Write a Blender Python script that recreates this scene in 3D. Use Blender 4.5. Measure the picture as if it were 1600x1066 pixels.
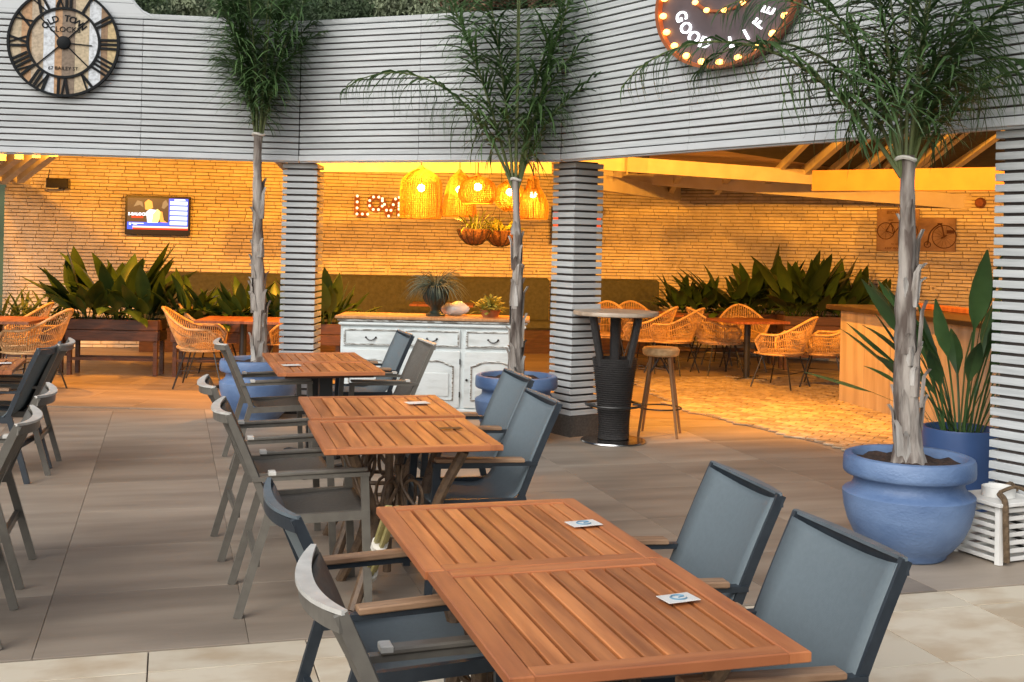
import bpy, math, random
from mathutils import Vector, Matrix, Euler
random.seed(7)
R=math.radians; PI=math.pi
S=bpy.context.scene; COL=S.collection
for o in list(bpy.data.objects): bpy.data.objects.remove(o)
# ------------------------------------------------------------ camera
FPX,CAMH,ROLL,CX,CY=1800.0,1.65,.022,800.0,379.0
cd=bpy.data.cameras.new('camera'); cam=bpy.data.objects.new('camera',cd); COL.objects.link(cam)
cd.sensor_width=36; cd.lens=36*FPX/1600; cd.shift_y=-(533-CY)/1600; cd.clip_end=600; cd.clip_start=.05
cam.matrix_world=Matrix.Translation((0,0,CAMH))@Matrix.Rotation(R(90),4,'X')@Matrix.Rotation(ROLL,4,'Z')
S.camera=cam
# ------------------------------------------------------------ world, sun, exposure
SUN_EL,SUN_AZ=R(37),R(210)           # azimuth clockwise from +Y: behind the camera, to the left
w=bpy.data.worlds.new('World'); S.world=w; w.use_nodes=True
nt=w.node_tree; bg=nt.nodes['Background']; sky=nt.nodes.new('ShaderNodeTexSky')
sky.sky_type='NISHITA'; sky.sun_disc=False; sky.sun_elevation=SUN_EL; sky.sun_rotation=SUN_AZ
sky.dust_density=3; sky.air_density=1
hs=nt.nodes.new('ShaderNodeHueSaturation'); hs.inputs['Saturation'].default_value=.45
nt.links.new(sky.outputs[0],hs.inputs['Color']); nt.links.new(hs.outputs[0],bg.inputs[0]); bg.inputs[1].default_value=.092
sd=bpy.data.lights.new('sun','SUN'); sd.energy=1.35; sd.angle=R(55); sd.color=(1,.96,.9)
so=bpy.data.objects.new('sun',sd); COL.objects.link(so)
sv=Vector((math.sin(SUN_AZ)*math.cos(SUN_EL),math.cos(SUN_AZ)*math.cos(SUN_EL),math.sin(SUN_EL)))
so.rotation_euler=sv.to_track_quat('Z','Y').to_euler(); so.location=sv*30
S.view_settings.view_transform='Standard'; S.view_settings.look='None'; S.view_settings.gamma=1
S.view_settings.exposure=.66
LAMP=(1.0,.39,.035)
# ------------------------------------------------------------ photo pixel -> place
def uv(x,y):
    c,s=math.cos(ROLL),math.sin(ROLL); a,b=x-CX,y-CY
    return a*c+b*s,-a*s+b*c
def F(x,y,z=0):
    u,v=uv(x,y); D=FPX*(CAMH-z)/v; return Vector((u*D/FPX,D,z))
def P(x,y,D):
    u,v=uv(x,y); return Vector((u*D/FPX,D,CAMH-v*D/FPX))
GA=R(16.5); E1=Vector((math.cos(GA),math.sin(GA),0)); E2=Vector((-math.sin(GA),math.cos(GA),0))
# ------------------------------------------------------------ materials
def rgb(r,g,b):
    f=lambda c:(c/255/12.92 if c/255<=.04045 else ((c/255+.055)/1.055)**2.4)
    return (f(r),f(g),f(b))
MATS={}
def mat(name,c1,c2=None,scale=8,rough=.6,bump=0,stretch=(1,1,1),metal=0,vary=0,emit=None,estr=0,trans=0,detail=6,spec=.5,bscale=None,contrast=(.35,.65)):
    m=bpy.data.materials.new(name); m.use_nodes=True; MATS[name]=m
    t=m.node_tree; b=t.nodes['Principled BSDF']; L=t.links.new
    b.inputs['Roughness'].default_value=rough; b.inputs['Metallic'].default_value=metal
    b.inputs['Specular IOR Level'].default_value=spec
    c2=c2 or tuple(x*.8 for x in c1)
    tc=t.nodes.new('ShaderNodeTexCoord'); mp=t.nodes.new('ShaderNodeMapping'); mp.inputs['Scale'].default_value=stretch
    oi=t.nodes.new('ShaderNodeObjectInfo')
    ad=t.nodes.new('ShaderNodeVectorMath'); ad.operation='ADD'
    sc=t.nodes.new('ShaderNodeMath'); sc.operation='MULTIPLY'; sc.inputs[1].default_value=37.
    L(oi.outputs['Random'],sc.inputs[0]); L(tc.outputs['Object'],ad.inputs[0]); L(sc.outputs[0],ad.inputs[1]); L(ad.outputs[0],mp.inputs[0])
    n=t.nodes.new('ShaderNodeTexNoise'); n.inputs['Scale'].default_value=scale; n.inputs['Detail'].default_value=detail
    L(mp.outputs[0],n.inputs['Vector'])
    cr=t.nodes.new('ShaderNodeValToRGB'); cr.color_ramp.elements[0].position=contrast[0]; cr.color_ramp.elements[1].position=contrast[1]
    cr.color_ramp.elements[0].color=(*c2,1); cr.color_ramp.elements[1].color=(*c1,1)
    L(n.outputs[0],cr.inputs[0]); out=cr.outputs[0]
    if vary:
        h=t.nodes.new('ShaderNodeHueSaturation'); mr=t.nodes.new('ShaderNodeMapRange')
        mr.inputs[3].default_value=1-vary; mr.inputs[4].default_value=1+vary
        L(oi.outputs['Random'],mr.inputs[0]); L(mr.outputs[0],h.inputs['Value']); L(out,h.inputs['Color']); out=h.outputs[0]
    L(out,b.inputs['Base Color'])
    if bump:
        n2=t.nodes.new('ShaderNodeTexNoise'); n2.inputs['Scale'].default_value=bscale or scale*4; n2.inputs['Detail'].default_value=4
        L(mp.outputs[0],n2.inputs['Vector'])
        bp=t.nodes.new('ShaderNodeBump'); bp.inputs['Strength'].default_value=bump; bp.inputs['Distance'].default_value=.01
        L(n2.outputs[0],bp.inputs['Height']); L(bp.outputs[0],b.inputs['Normal'])
    if emit: b.inputs['Emission Color'].default_value=(*emit,1); b.inputs['Emission Strength'].default_value=estr
    if trans:
        tr=t.nodes.new('ShaderNodeBsdfTranslucent'); mx=t.nodes.new('ShaderNodeMixShader'); mx.inputs[0].default_value=trans
        L(out,tr.inputs[0]); L(b.outputs[0],mx.inputs[1]); L(tr.outputs[0],mx.inputs[2]); L(mx.outputs[0],t.nodes['Material Output'].inputs[0])
    return m
mat('slat_white',(.53,.56,.57),(.42,.447,.457),6,.55,.15,(.4,1,6),vary=.05)
mat('panel_white',(.55,.58,.595),(.49,.515,.53),3,.5,.1)
mat('slat_gap',(.15,.122,.112),(.10,.082,.076),10,.8)
mat('dark_back',(.05,.042,.04),(.03,.026,.026),10,.8)
mat('brick',(.74,.65,.51),(.60,.51,.385),5,.85,.7,vary=.09,bscale=40)
mat('mortar',(.36,.30,.235),(.28,.235,.185),20,.95,.5)
mat('tile_grey',(.35,.292,.232),(.205,.168,.133),1.5,.5,.1,(.55,2.8,1),vary=.17,bscale=30,contrast=(.3,.7),detail=4)
mat('tile_in',(.30,.225,.16),(.2,.15,.105),1.4,.42,.08,(.8,3,1),vary=.08,bscale=30)
mat('tile_cream',(.63,.56,.44),(.50,.40,.28),3.2,.55,.06,(1,1.6,1),vary=.07,bscale=20,contrast=(.36,.56),detail=9)
mat('grout',(.19,.16,.13),None,30,.9)
mat('mosaic',(.46,.37,.26),(.27,.205,.135),9,.6,.3,vary=.28)
mat('teak',(.57,.215,.072),(.31,.10,.032),2.2,.42,.12,(9,.9,1),vary=.24,bscale=9,detail=8)
mat('teak_frame',(.52,.19,.07),(.34,.11,.042),2.2,.42,.12,(9,.9,1),vary=.1,bscale=9)
mat('teak_end',(.52,.19,.07),(.34,.11,.042),2.2,.42,.12,(.9,9,1),vary=.1,bscale=9)
mat('arm_wood',(.40,.25,.15),(.20,.11,.06),4,.5,.1,(12,1,3))
mat('navy_metal',(.027,.036,.046),(.02,.027,.036),20,.4)
mat('taupe_metal',(.145,.135,.115),(.12,.11,.095),20,.32)
def sling(name,a,b):
    m=mat(name,a,b,60,.62,.0,spec=.4); t=m.node_tree; L=t.links.new
    wv=t.nodes.new('ShaderNodeTexChecker'); wv.inputs['Scale'].default_value=260
    tc=t.nodes.new('ShaderNodeTexCoord'); L(tc.outputs['Object'],wv.inputs['Vector'])
    bp=t.nodes.new('ShaderNodeBump'); bp.inputs['Strength'].default_value=.25; bp.inputs['Distance'].default_value=.002
    L(wv.outputs['Fac'],bp.inputs['Height']); L(bp.outputs[0],t.nodes['Principled BSDF'].inputs['Normal'])
sling('sling_blue',(.130,.165,.186),(.121,.154,.174)); sling('sling_taupe',(.125,.115,.10),(.10,.093,.08))
mat('rattan',(.62,.40,.20),(.42,.25,.11),25,.5,.3,vary=.1)
mat('wicker_brown',(.14,.085,.045),(.07,.042,.025),30,.5,.4)
mat('wicker_dark',(.03,.027,.026),(.015,.014,.014),60,.55,.8)
mat('bamboo',(.36,.31,.12),(.25,.22,.08),12,.5,.2)
mat('black_metal',(.018,.018,.018),None,20,.4)
mat('chrome',(.6,.6,.6),None,10,.22,metal=1)
mat('dark_wood',(.10,.042,.023),(.05,.022,.013),5,.5,.2,(1,9,9),vary=.15)
mat('table_wood',(.33,.12,.05),(.2,.065,.028),3,.4,.1,(9,1,1),vary=.15)
mat('stool_wood',(.27,.14,.06),(.17,.085,.035),6,.5,.1,(1,1,.2))
mat('pot_blue',(.15,.235,.405),(.06,.115,.245),3.2,.5,.35,(1,1,1.6),bscale=50,detail=10,contrast=(.32,.68))
mat('pot_dark_blue',(.045,.10,.26),(.035,.08,.21),5,.45,.1)
mat('soil',(.05,.027,.018),(.022,.013,.01),40,.95,1,bscale=60)
mat('bark',(.36,.325,.29),(.095,.072,.06),4.5,.9,1,(3,3,.55),bscale=14,contrast=(.4,.58),detail=8)
mat('bark_pale',(.46,.44,.41),(.19,.16,.135),7,.9,.9,(3,3,.5),vary=.25)
mat('tie',(.75,.72,.65),None,20,.7)
mat('petiole',(.14,.17,.06),(.09,.12,.04),8,.5)
mat('palm_leaf',(.12,.215,.075),(.05,.105,.036),3,.45,vary=.2,trans=.3)
mat('leaf_dark',(.055,.10,.022),(.028,.06,.014),5,.38,vary=.3,trans=.12,spec=.5)
mat('leaf_fern',(.15,.19,.04),(.08,.12,.025),6,.5,vary=.25,trans=.25)
mat('leaf_yellow',(.34,.33,.06),(.18,.2,.04),6,.5,vary=.3,trans=.3)
mat('leaf_grey',(.17,.19,.12),(.09,.11,.07),8,.6,vary=.2)
mat('leaf_stre',(.085,.17,.055),(.045,.10,.032),5,.4,vary=.25,trans=.15)
mat('flower',(.8,.16,.03),None,5,.5)
mat('beam_white',(.70,.63,.52),(.62,.54,.43),4,.6,.1,(1,1,1))
mat('ceiling_wood',(.50,.37,.27),(.36,.26,.185),4,.7,.2,(1,8,1),vary=.2)
mat('beam_orange',(.55,.25,.09),(.48,.21,.075),4,.6)
mat('green_fabric',(.085,.085,.05),(.06,.06,.036),20,.8,.3)
mat('cabinet',(.62,.68,.69),(.50,.55,.55),5,.55,.2,(1,1,3),contrast=(.28,.5))
mat('cabinet_worn',(.16,.15,.13),(.55,.58,.57),14,.7,.3,(1,3,8),contrast=(.45,.55))
mat('cabinet_top',(.50,.26,.11),(.36,.17,.065),4,.5,.2,(12,1,1))
mat('urn',(.022,.035,.027),(.012,.02,.016),10,.35,.2)
mat('terracotta',(.35,.13,.05),None,10,.8)
mat('counter_front',(.42,.34,.25),(.30,.235,.165),2.2,.7,.15,(5,5,.5))
mat('counter_top',(.055,.035,.025),(.03,.02,.015),6,.3,.1)
mat('stone_top',(.46,.37,.28),(.32,.24,.17),5,.4,.1,(1,6,1))
mat('paint_white',(.78,.78,.75),(.68,.68,.65),6,.5,.1)
mat('rope',(.19,.13,.075),(.10,.065,.035),50,.9,1)
mat('white_card',(.78,.78,.75),None,8,.5)
mat('card_blue',(.15,.3,.42),None,8,.5)
mat('clock_black',(.010,.012,.014),None,10,.6,spec=.15)
for i,c in enumerate([(.55,.45,.30),(.50,.30,.16),(.66,.70,.74),(.30,.19,.11),(.24,.18,.13),(.52,.42,.30),(.60,.46,.24)]):
    mat('plank_%d'%i,c,tuple(x*.62 for x in c),6,.7,.3,(6,6,.7),contrast=(.3,.6))
mat('sign_back',(.10,.075,.08),(.07,.055,.06),6,.6)
mat('sign_rim',(.35,.10,.03),(.25,.07,.02),6,.5)
mat('love_sign',(.30,.085,.04),(.2,.05,.025),9,.6)
mat('bulb_sign',(1,.5,.15),None,5,.4,emit=(1,.40,.08),estr=5)
mat('bulb_warm',(1,.8,.5),None,5,.4,emit=(1,.74,.38),estr=1.7)
mat('bulb_lamp',(1,.8,.5),None,5,.4,emit=(1,.72,.3),estr=25)
mat('letter_white',(.9,.9,.95),None,5,.4,emit=(.9,.93,1),estr=1.7)
mat('lamp_weave',(.52,.31,.065),(.28,.145,.03),40,.7,.2,trans=.35)
mat('lamp_lining',(.85,.62,.14),(.55,.36,.06),45,.7,.3,trans=.6,contrast=(.42,.58))
mat('lamp_top',(.42,.17,.05),(.3,.11,.03),30,.6,.2,trans=.2)
mat('coco',(.26,.12,.05),(.13,.055,.025),40,.95,1)
mat('board_pink',(.34,.22,.17),(.22,.135,.10),5,.75,.2,(1,1,3))
mat('board_ink',(.09,.03,.02),None,9,.8)
mat('tv_black',(.012,.01,.012),None,9,.25)
for n,c,e in (('scr_dark',(.05,.03,.02),1),('scr_blue',(.01,.08,.7),1.3),('scr_white',(.85,.9,1),1.5),('scr_red',(.8,.02,.01),1.2),('scr_orange',(1,.33,.06),1.2),('scr_yellow',(1,.8,.2),1.4),('scr_tan',(.25,.16,.08),1),('scr_cream',(1,.75,.55),1.2)):
    mat(n,(.02,.02,.02),None,3,.3,emit=c,estr=e)
mat('bowl_white',(.75,.74,.7),None,8,.3)
mat('hill',(.09,.11,.045),(.05,.065,.03),.4,.95,.5)
for n,c in (('tree_olive',(.30,.35,.22)),('tree_dark',(.075,.12,.055)),('tree_rust',(.30,.19,.12)),('tree_mid',(.17,.24,.11))):
    mat(n,c,tuple(x*.45 for x in c),1.6,.8,vary=.2,trans=.15)
mat('trunk_far',(.1,.075,.055),None,6,.9)
mat('granite',(.085,.078,.07),(.05,.046,.042),60,.5)
# ------------------------------------------------------------ mesh helpers
class MB:
    def __init__(s): s.v=[]; s.f=[]
    def add(s,vs,fs):
        b=len(s.v); s.v+= [tuple(v) for v in vs]; s.f+=[tuple(b+i for i in f) for f in fs]; return s
    def box(s,c,d,M=None,taper=1):
        x,y,z=[k/2 for k in d]; vs=[]
        for sz in(-1,1):
            k=taper if sz>0 else 1
            for sx,sy in((-1,-1),(1,-1),(1,1),(-1,1)):
                v=Vector((sx*x*k,sy*y*k,sz*z))
                if M: v=M@v
                vs.append(v+Vector(c))
        return s.add(vs,[(3,2,1,0),(4,5,6,7),(0,1,5,4),(1,2,6,5),(2,3,7,6),(3,0,4,7)])
    def bbox(s,c,d,b=.004,M=None):       # box with chamfered edges round z-profile
        x,y,z=[k/2 for k in d]; vs=[]
        for zz,i in((-z,b),(-z+b,0),(z-b,0),(z,b)):
            for sx,sy in((-1,-1),(1,-1),(1,1),(-1,1)):
                v=Vector((sx*(x-i),sy*(y-i),zz))
                if M: v=M@v
                vs.append(v+Vector(c))
        fs=[(3,2,1,0),(12,13,14,15)]
        for k in range(3):
            for i in range(4): fs.append((k*4+i,k*4+(i+1)%4,k*4+4+(i+1)%4,k*4+4+i))
        return s.add(vs,fs)
    def beam(s,p0,p1,wd,h,up=(0,0,1)):
        p0,p1=Vector(p0),Vector(p1); d=(p1-p0); L=d.length; y=d/L
        x=y.cross(Vector(up))
        if x.length<1e-4: x=y.cross(Vector((0,1,0)))
        x.normalize(); z=x.cross(y)
        return s.box((p0+p1)/2,(wd,L,h),Matrix((x,y,z)).transposed())
    def tube(s,pts,rad,n=8,closed=False,cap=True):
        pts=[Vector(p) for p in pts]; N=len(pts)
        if not hasattr(rad,'__len__'): rad=[rad]*N
        b=len(s.v); prev=None
        for i,p in enumerate(pts):
            a=pts[(i-1)%N] if (i or closed) else p; c=pts[(i+1)%N] if (i<N-1 or closed) else p
            t=(c-a).normalized()
            if prev is None:
                x=t.cross(Vector((0,0,1)))
                if x.length<1e-3: x=t.cross(Vector((0,1,0)))
            else: x=prev-t*prev.dot(t)
            x.normalize(); prev=x; y=t.cross(x)
            for k in range(n):
                q=2*PI*k/n; s.v.append(tuple(p+(x*math.cos(q)+y*math.sin(q))*rad[i]))
        for i in range(N if closed else N-1):
            j=(i+1)%N
            for k in range(n): s.f.append((b+i*n+k,b+i*n+(k+1)%n,b+j*n+(k+1)%n,b+j*n+k))
        if cap and not closed:
            s.f.append(tuple(b+k for k in reversed(range(n)))); s.f.append(tuple(b+(N-1)*n+k for k in range(n)))
        return s
    def sweep(s,pts,wd,h,up=(0,0,1)):
        pts=[Vector(p) for p in pts]; N=len(pts); b=len(s.v)
        for i,p in enumerate(pts):
            t=(pts[min(i+1,N-1)]-pts[max(i-1,0)]).normalized(); x=t.cross(Vector(up)).normalized(); z=x.cross(t)
            w_=wd[i] if hasattr(wd,'__len__') else wd
            for sx,sz in((-1,-1),(1,-1),(1,1),(-1,1)): s.v.append(tuple(p+x*sx*w_/2+z*sz*h/2))
        for i in range(N-1):
            for k in range(4): s.f.append((b+i*4+k,b+i*4+(k+1)%4,b+i*4+4+(k+1)%4,b+i*4+4+k))
        s.f.append((b+3,b+2,b+1,b)); e=b+(N-1)*4; s.f.append((e,e+1,e+2,e+3)); return s
    def lathe(s,prof,n=32,c=(0,0,0)):
        b=len(s.v)
        for r,z in prof:
            for k in range(n):
                a=2*PI*k/n; s.v.append((c[0]+r*math.cos(a),c[1]+r*math.sin(a),c[2]+z))
        for i in range(len(prof)-1):
            for k in range(n): s.f.append((b+i*n+k,b+i*n+(k+1)%n,b+(i+1)*n+(k+1)%n,b+(i+1)*n+k))
        return s
    def disc(s,r,z,n=32,c=(0,0)):
        b=len(s.v)
        for k in range(n): s.v.append((c[0]+r*math.cos(2*PI*k/n),c[1]+r*math.sin(2*PI*k/n),z))
        s.f.append(tuple(range(b,b+n))); return s
    def prism(s,poly,z0,z1):             # polygon (ccw) in xy
        n=len(poly); b=len(s.v)
        s.v+=[(x,y,z0) for x,y in poly]+[(x,y,z1) for x,y in poly]
        s.f.append(tuple(b+i for i in reversed(range(n)))); s.f.append(tuple(b+n+i for i in range(n)))
        for i in range(n): s.f.append((b+i,b+(i+1)%n,b+n+(i+1)%n,b+n+i))
        return s
    def sphere(s,c,r,n=10,m=6,sc=(1,1,1)):
        prof=[(r*math.sin(PI*i/m)*1.0+1e-5,-r*math.cos(PI*i/m)) for i in range(m+1)]
        b=len(s.v); s.lathe(prof,n)
        for i in range(b,len(s.v)):
            x,y,z=s.v[i]; s.v[i]=(c[0]+x*sc[0],c[1]+y*sc[1],c[2]+z*sc[2])
        return s
    def mesh(s,name,material,smooth=False):
        me=bpy.data.meshes.new(name); me.from_pydata(s.v,[],s.f); me.materials.append(MATS[material]); me.update()
        if smooth:
            me.polygons.foreach_set('use_smooth',[True]*len(me.polygons))
            try: me.set_sharp_from_angle(angle=R(40))
            except Exception: pass
        return me
    def build(s,name,material,parent=None,smooth=False,M=None):
        return obj(name,s.mesh(name,material,smooth),parent,M)
def obj(name,me,parent=None,M=None):
    o=bpy.data.objects.new(name,me); COL.objects.link(o)
    if parent: o.parent=parent
    if M is not None: o.matrix_local=M
    return o
def tag(o,label,cat,group=None):
    o['label']=label; o['category']=cat
    if group: o['group']=group
    return o
def thing(name,label,cat,loc=(0,0,0),rz=0,group=None):
    o=bpy.data.objects.new(name,None); COL.objects.link(o); o.location=loc; o.rotation_euler=(0,0,rz); o.empty_display_size=.1
    return tag(o,label,cat,group)
def struct(o): o['kind']='structure'; return o
def copy_tree(o,parent=None):
    c=o.copy(); COL.objects.link(c); c.parent=parent
    for ch in [k for k in bpy.data.objects if k.parent==o]: copy_tree(ch,c)
    return c
KIDS={}
def copy_thing(src,loc,rz,label,group=None):
    if src.name not in KIDS: KIDS[src.name]=[(k,list(k.children)) for k in src.children]
    c=src.copy(); COL.objects.link(c); c.location=loc; c.rotation_euler=(0,0,rz); c['label']=label
    if group: c['group']=group
    for k,gs in KIDS[src.name]:
        d=k.copy(); COL.objects.link(d); d.parent=c
        for g in gs: e=g.copy(); COL.objects.link(e); e.parent=d
    return c
def text_mesh(body,size,extrude,material,align='CENTER',bold=0):
    cu=bpy.data.curves.new('lettering','FONT'); cu.body=body; cu.size=size; cu.extrude=extrude; cu.align_x=align; cu.align_y='CENTER'; cu.offset=bold; cu.resolution_u=3
    to=bpy.data.objects.new('lettering',cu); COL.objects.link(to); bpy.context.view_layer.update()
    me=bpy.data.meshes.new_from_object(to.evaluated_get(bpy.context.evaluated_depsgraph_get()))
    bpy.data.objects.remove(to); me.materials.clear(); me.materials.append(MATS[material]); return me
def plane_M(o,t,n):          # local x along t, local y up, local z along n
    t=Vector(t).normalized(); n=Vector(n).normalized(); u=n.cross(t)
    M=Matrix((t,u,n)).transposed().to_4x4(); M.translation=Vector(o); return M
def smoothpts(pts,k=6):
    pts=[Vector(p) for p in pts]; out=[]
    for i in range(len(pts)-1):
        p0=pts[max(i-1,0)];p1=pts[i];p2=pts[i+1];p3=pts[min(i+2,len(pts)-1)]
        for j in range(k):
            t=j/k; out.append(.5*((2*p1)+(p2-p0)*t+(2*p0-5*p1+4*p2-p3)*t*t+(3*p1-p0-3*p2+p3)*t**3))
    out.append(pts[-1]); return out

# ============================================================ GROUND AND FLOORS
FLZ=0.0
g=MB(); g.add([(-150,-20,-.06),(150,-20,-.06),(150,200,-.06),(-150,200,-.06)],[(0,1,2,3)])
struct(g.build('ground','hill'))
FB=4.77            # e2 coordinate where cream paving meets grey paving
def grid_xy(a,b): return E1*a+E2*b
def floor_sheet(name,a0,a1,b0,b1,z,m):
    q=[grid_xy(a0,b0),grid_xy(a1,b0),grid_xy(a1,b1),grid_xy(a0,b1)]
    return struct(MB().add([(p.x,p.y,z) for p in q],[(0,1,2,3)]).build(name,m))
# indoor boundary line (front of the covered rooms)
FA=[Vector((-8.6,9.80,0)),F(466,252,2.36),F(875,250,2.36),F(1600,195,2.36)]
for v in FA: v.z=0
FA.append(FA[3]+(FA[3]-FA[2]).normalized()*1.6)
def tiles(name,sheet,da,db,a0,b0,na,nb,keep,mname,joint,thick=.012,shift=0):
    me=MB().bbox((0,0,-thick/2),(da-joint,db-joint,thick),.0012).mesh(name,mname)
    k=0
    for j in range(nb):
        for i in range(na):
            a=a0+(i+.5)*da+(shift*da if j%2 else 0); b=b0+(j+.5)*db
            p=grid_xy(a,b)
            if not keep(p,a,b): continue
            o=obj(name,me,sheet); o.location=(p.x,p.y,0); o.rotation_euler=(0,0,GA+(PI if random.random()<.5 else 0)); k+=1
    return k
def inview(p,m=.6):
    if p.y<2.3: return False
    return abs(p.x)<p.y*.4445+m
grey=floor_sheet('patio_floor',-9,8,FB,24,-.011,'grout')
cream=floor_sheet('front_paving',-9,8,-3,FB,-.0115,'grout')
EDGE_IN=lambda p:(p.y>10.22 if p.x<-2.2 else p.y>10.25+ (p.x+2.2)*-.1)
ntile=tiles('paving_tile',grey,.82,.82,-.48-.82*9,FB+.015-.0,18,8,lambda p,a,b:inview(p) and b<FB+8*.82,'tile_grey',.0022)
tiles('paving_tile',cream,.616,.6,-.05-.616*8,4.54-.6*6,18,6,lambda p,a,b:inview(p,.5),'tile_cream',.006)
o=MB().bbox((0,0,-.006),(.610,4.765-4.545,.012),.0012).mesh('paving_tile','tile_cream')
for i in range(-6,9):
    p=grid_xy(-.05+(i+.5)*.616,(4.765+4.545)/2)
    if inview(p): q=obj('paving_tile',o,cream); q.location=(p.x,p.y,0); q.rotation_euler=(0,0,GA)
# indoor tiles: large, laid parallel to the back wall
indoor=struct(MB().add([(-9,10.95,-.0105),(9,10.95,-.0105),(9,20,-.0105),(-9,20,-.0105)],[(0,1,2,3)]).build('indoor_floor','grout'))
me=MB().bbox((0,0,-.006),(1.197,.597,.012),.0012).mesh('floor_tile','tile_in')
for j in range(14):
    for i in range(16):
        x=-9+i*1.2+(.6 if j%2 else 0); y=11.25+j*.6
        if abs(x)<y*.4445+.8: q=obj('floor_tile',me,indoor); q.location=(x,y,.0008)
# woven-look inset of small stone pieces inside the right bay
def mosaic():
    cs=[F(985,592),F(1330,588),F(1480,640),F(1390,720),F(1060,640)]
    ctr=sum(cs,Vector())/5
    poly=[(c.x,c.y) for c in cs]
    base=struct(MB().prism([(x,y) for x,y in reversed(poly)] if False else poly[::-1],.001,.008).build('inset_floor','grout'))
    def inside(x,y):
        c=False; n=len(poly)
        for i in range(n):
            x1,y1=poly[i];x2,y2=poly[(i+1)%n]
            if (y1>y)!=(y2>y) and x<(x2-x1)*(y-y1)/(y2-y1)+x1: c=not c
        return c
    me=MB().bbox((0,0,.006),(.19,.09,.014),.002).mesh('stone_piece','mosaic')
    cand=[]
    for i in range(-40,60):
        for j in range(-60,70):
            a=i*.2+(.1 if j%2 else 0); b=j*.1
            p=ctr+E1*a*.8-E2*0+Vector((0,0,0)); 
            th=R(-30); x=ctr.x+a*math.cos(th)-b*math.sin(th); y=ctr.y+a*math.sin(th)+b*math.cos(th)
            if inside(x,y): cand.append((y,x,th))
    cand.sort()
    for y,x,th in cand[:300]:
        q=obj('stone_piece',me,base); q.location=(x,y,.004+random.uniform(0,.003)); q.rotation_euler=(0,0,th)
    rest=MB()
    for y,x,th in cand[300:]:
        rest.bbox((x,y,.010+random.uniform(0,.003)),(.19,.09,.014),.002,Matrix.Rotation(th,3,'Z'))
    if rest.v: q=rest.build('stone_pieces','mosaic',base); q['kind']='stuff'
mosaic()

# ============================================================ BRICK WALLS
def brick_wall(name,p0,p1,z1,label,near_at,nparts=300,h0=.55):
    p0,p1=Vector(p0),Vector(p1); d=p1-p0; L=d.length; t=d/L; n=Vector((t.y,-t.x,0))
    if n.y>0: n=-n
    rz=math.atan2(t.y,t.x)
    w=thing(name,label,'wall',p0,rz)
    MB().box((L/2,.11,z1/2),(L,.2,z1)).build('mortar_bed','mortar',w)
    pitch=.0505; cand=[]
    for r in range(int((z1-.01)/pitch)):
        z=r*pitch+.005; x=-random.uniform(0,.25)
        while x<L:
            l=random.choice((.20,.24,.24,.25,.25,.30)); a,b=max(x,0),min(x+l-.007,L)
            if b-a>.03: cand.append((a,b,z,random.uniform(.018,.028)))
            x+=l
    vis=[c for c in cand if c[2]>h0]; low=[c for c in cand if c[2]<=h0]
    vis.sort(key=lambda c:(p0+t*((c[0]+c[1])/2)).y*1.0+abs(c[2]-1.9)*.6 if near_at is None else abs((c[0]+c[1])/2-near_at)+abs(c[2]-1.9)*.8)
    cache={}
    for a,b,z,dp in vis[:nparts]:
        key=(round(b-a,2),round(dp,3)//.006)
        if key not in cache: cache[key]=MB().bbox((0,0,0),(key[0],.05,.0385),.004).mesh('brick','brick')
        o=obj('brick',cache[key],w); o.location=((a+b)/2,.022-dp,z+.0225); o.rotation_euler=(0,random.uniform(-.004,.004),random.uniform(-.008,.008))
    rest=MB()
    for a,b,z,dp in vis[nparts:]+low:
        rest.box(((a+b)/2,.022-dp,z+.0225),(b-a,.05,.0385+random.uniform(-.004,.002)),Matrix.Rotation(random.uniform(-.004,.004),3,'Y'))
    o=rest.build('bricks','brick',w); o['kind']='stuff'
    return w
WL0=P(6,400,16.4); WC=P(1057,400,18.2); WR=P(1700,400,15.3)
brick_wall('brick_wall',(WL0.x,WL0.y,0),(WC.x,WC.y,0),3.05,'long pale brick wall behind the television and lit letters',2.4)
brick_wall('brick_wall',(WC.x,WC.y,0),(WR.x,WR.y,0),2.62,'right brick wall carrying the bicycle picture boards',3.6)

# ============================================================ SLATTED FASCIA
PITCH=.0571
def fascia(A,B,ztop,label,seams,zb=2.36,ext=None):
    A,B=Vector(A),Vector(B); d=B-A; L=d.length; t=d/L; rz=math.atan2(t.y,t.x)
    w=thing('slatted_fascia',label,'fascia',(A.x,A.y,zb),rz)
    h=ztop-zb
    MB().box((L/2,.055,h/2+.01),(L-.004,.04,h-.03)).build('backing_board','slat_gap',w)
    cuts=[0]+seams+[L]; ns=int((h-.05)/PITCH)
    for i in range(len(cuts)-1):
        a,b=cuts[i]+.002,cuts[i+1]-.002
        me=MB().bbox((0,0,0),(b-a,.022,.0430),.002).mesh('slat','slat_white')
        for k in range(ns+1):
            o=obj('slat',me,w); o.location=((a+b)/2,.0225+random.uniform(-.001,.001),.062+k*PITCH+.02); o.rotation_euler=(random.uniform(-.03,.03),random.uniform(-.0006,.0006),0)
    for i in range(len(cuts)-1):
        a,b=cuts[i]+.0015,cuts[i+1]-.0015
        MB().bbox(((a+b)/2,.018,.026),(b-a,.03,.050),.002).build('bottom_trim','panel_white',w)
    MB().box((L/2,.055,-.006),(L,.06,.012)).build('soffit_strip','panel_white',w)
    MB().box((L/2,.075,h+.012),(L,.12,.02)).build('cap','panel_white',w)
    return w,t,L
A0=FA[0];B0=FA[1];C0=FA[2];D0=FA[4]
t0=(B0-A0).normalized()
seam1=(F(219,244.5,2.36)-A0); seam1.z=0; seam1=seam1.dot(t0)
f1,tA,LA=fascia(A0,B0,3.615,'slatted white fascia carrying the big wall clock',[seam1-2.4,seam1])
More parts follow.
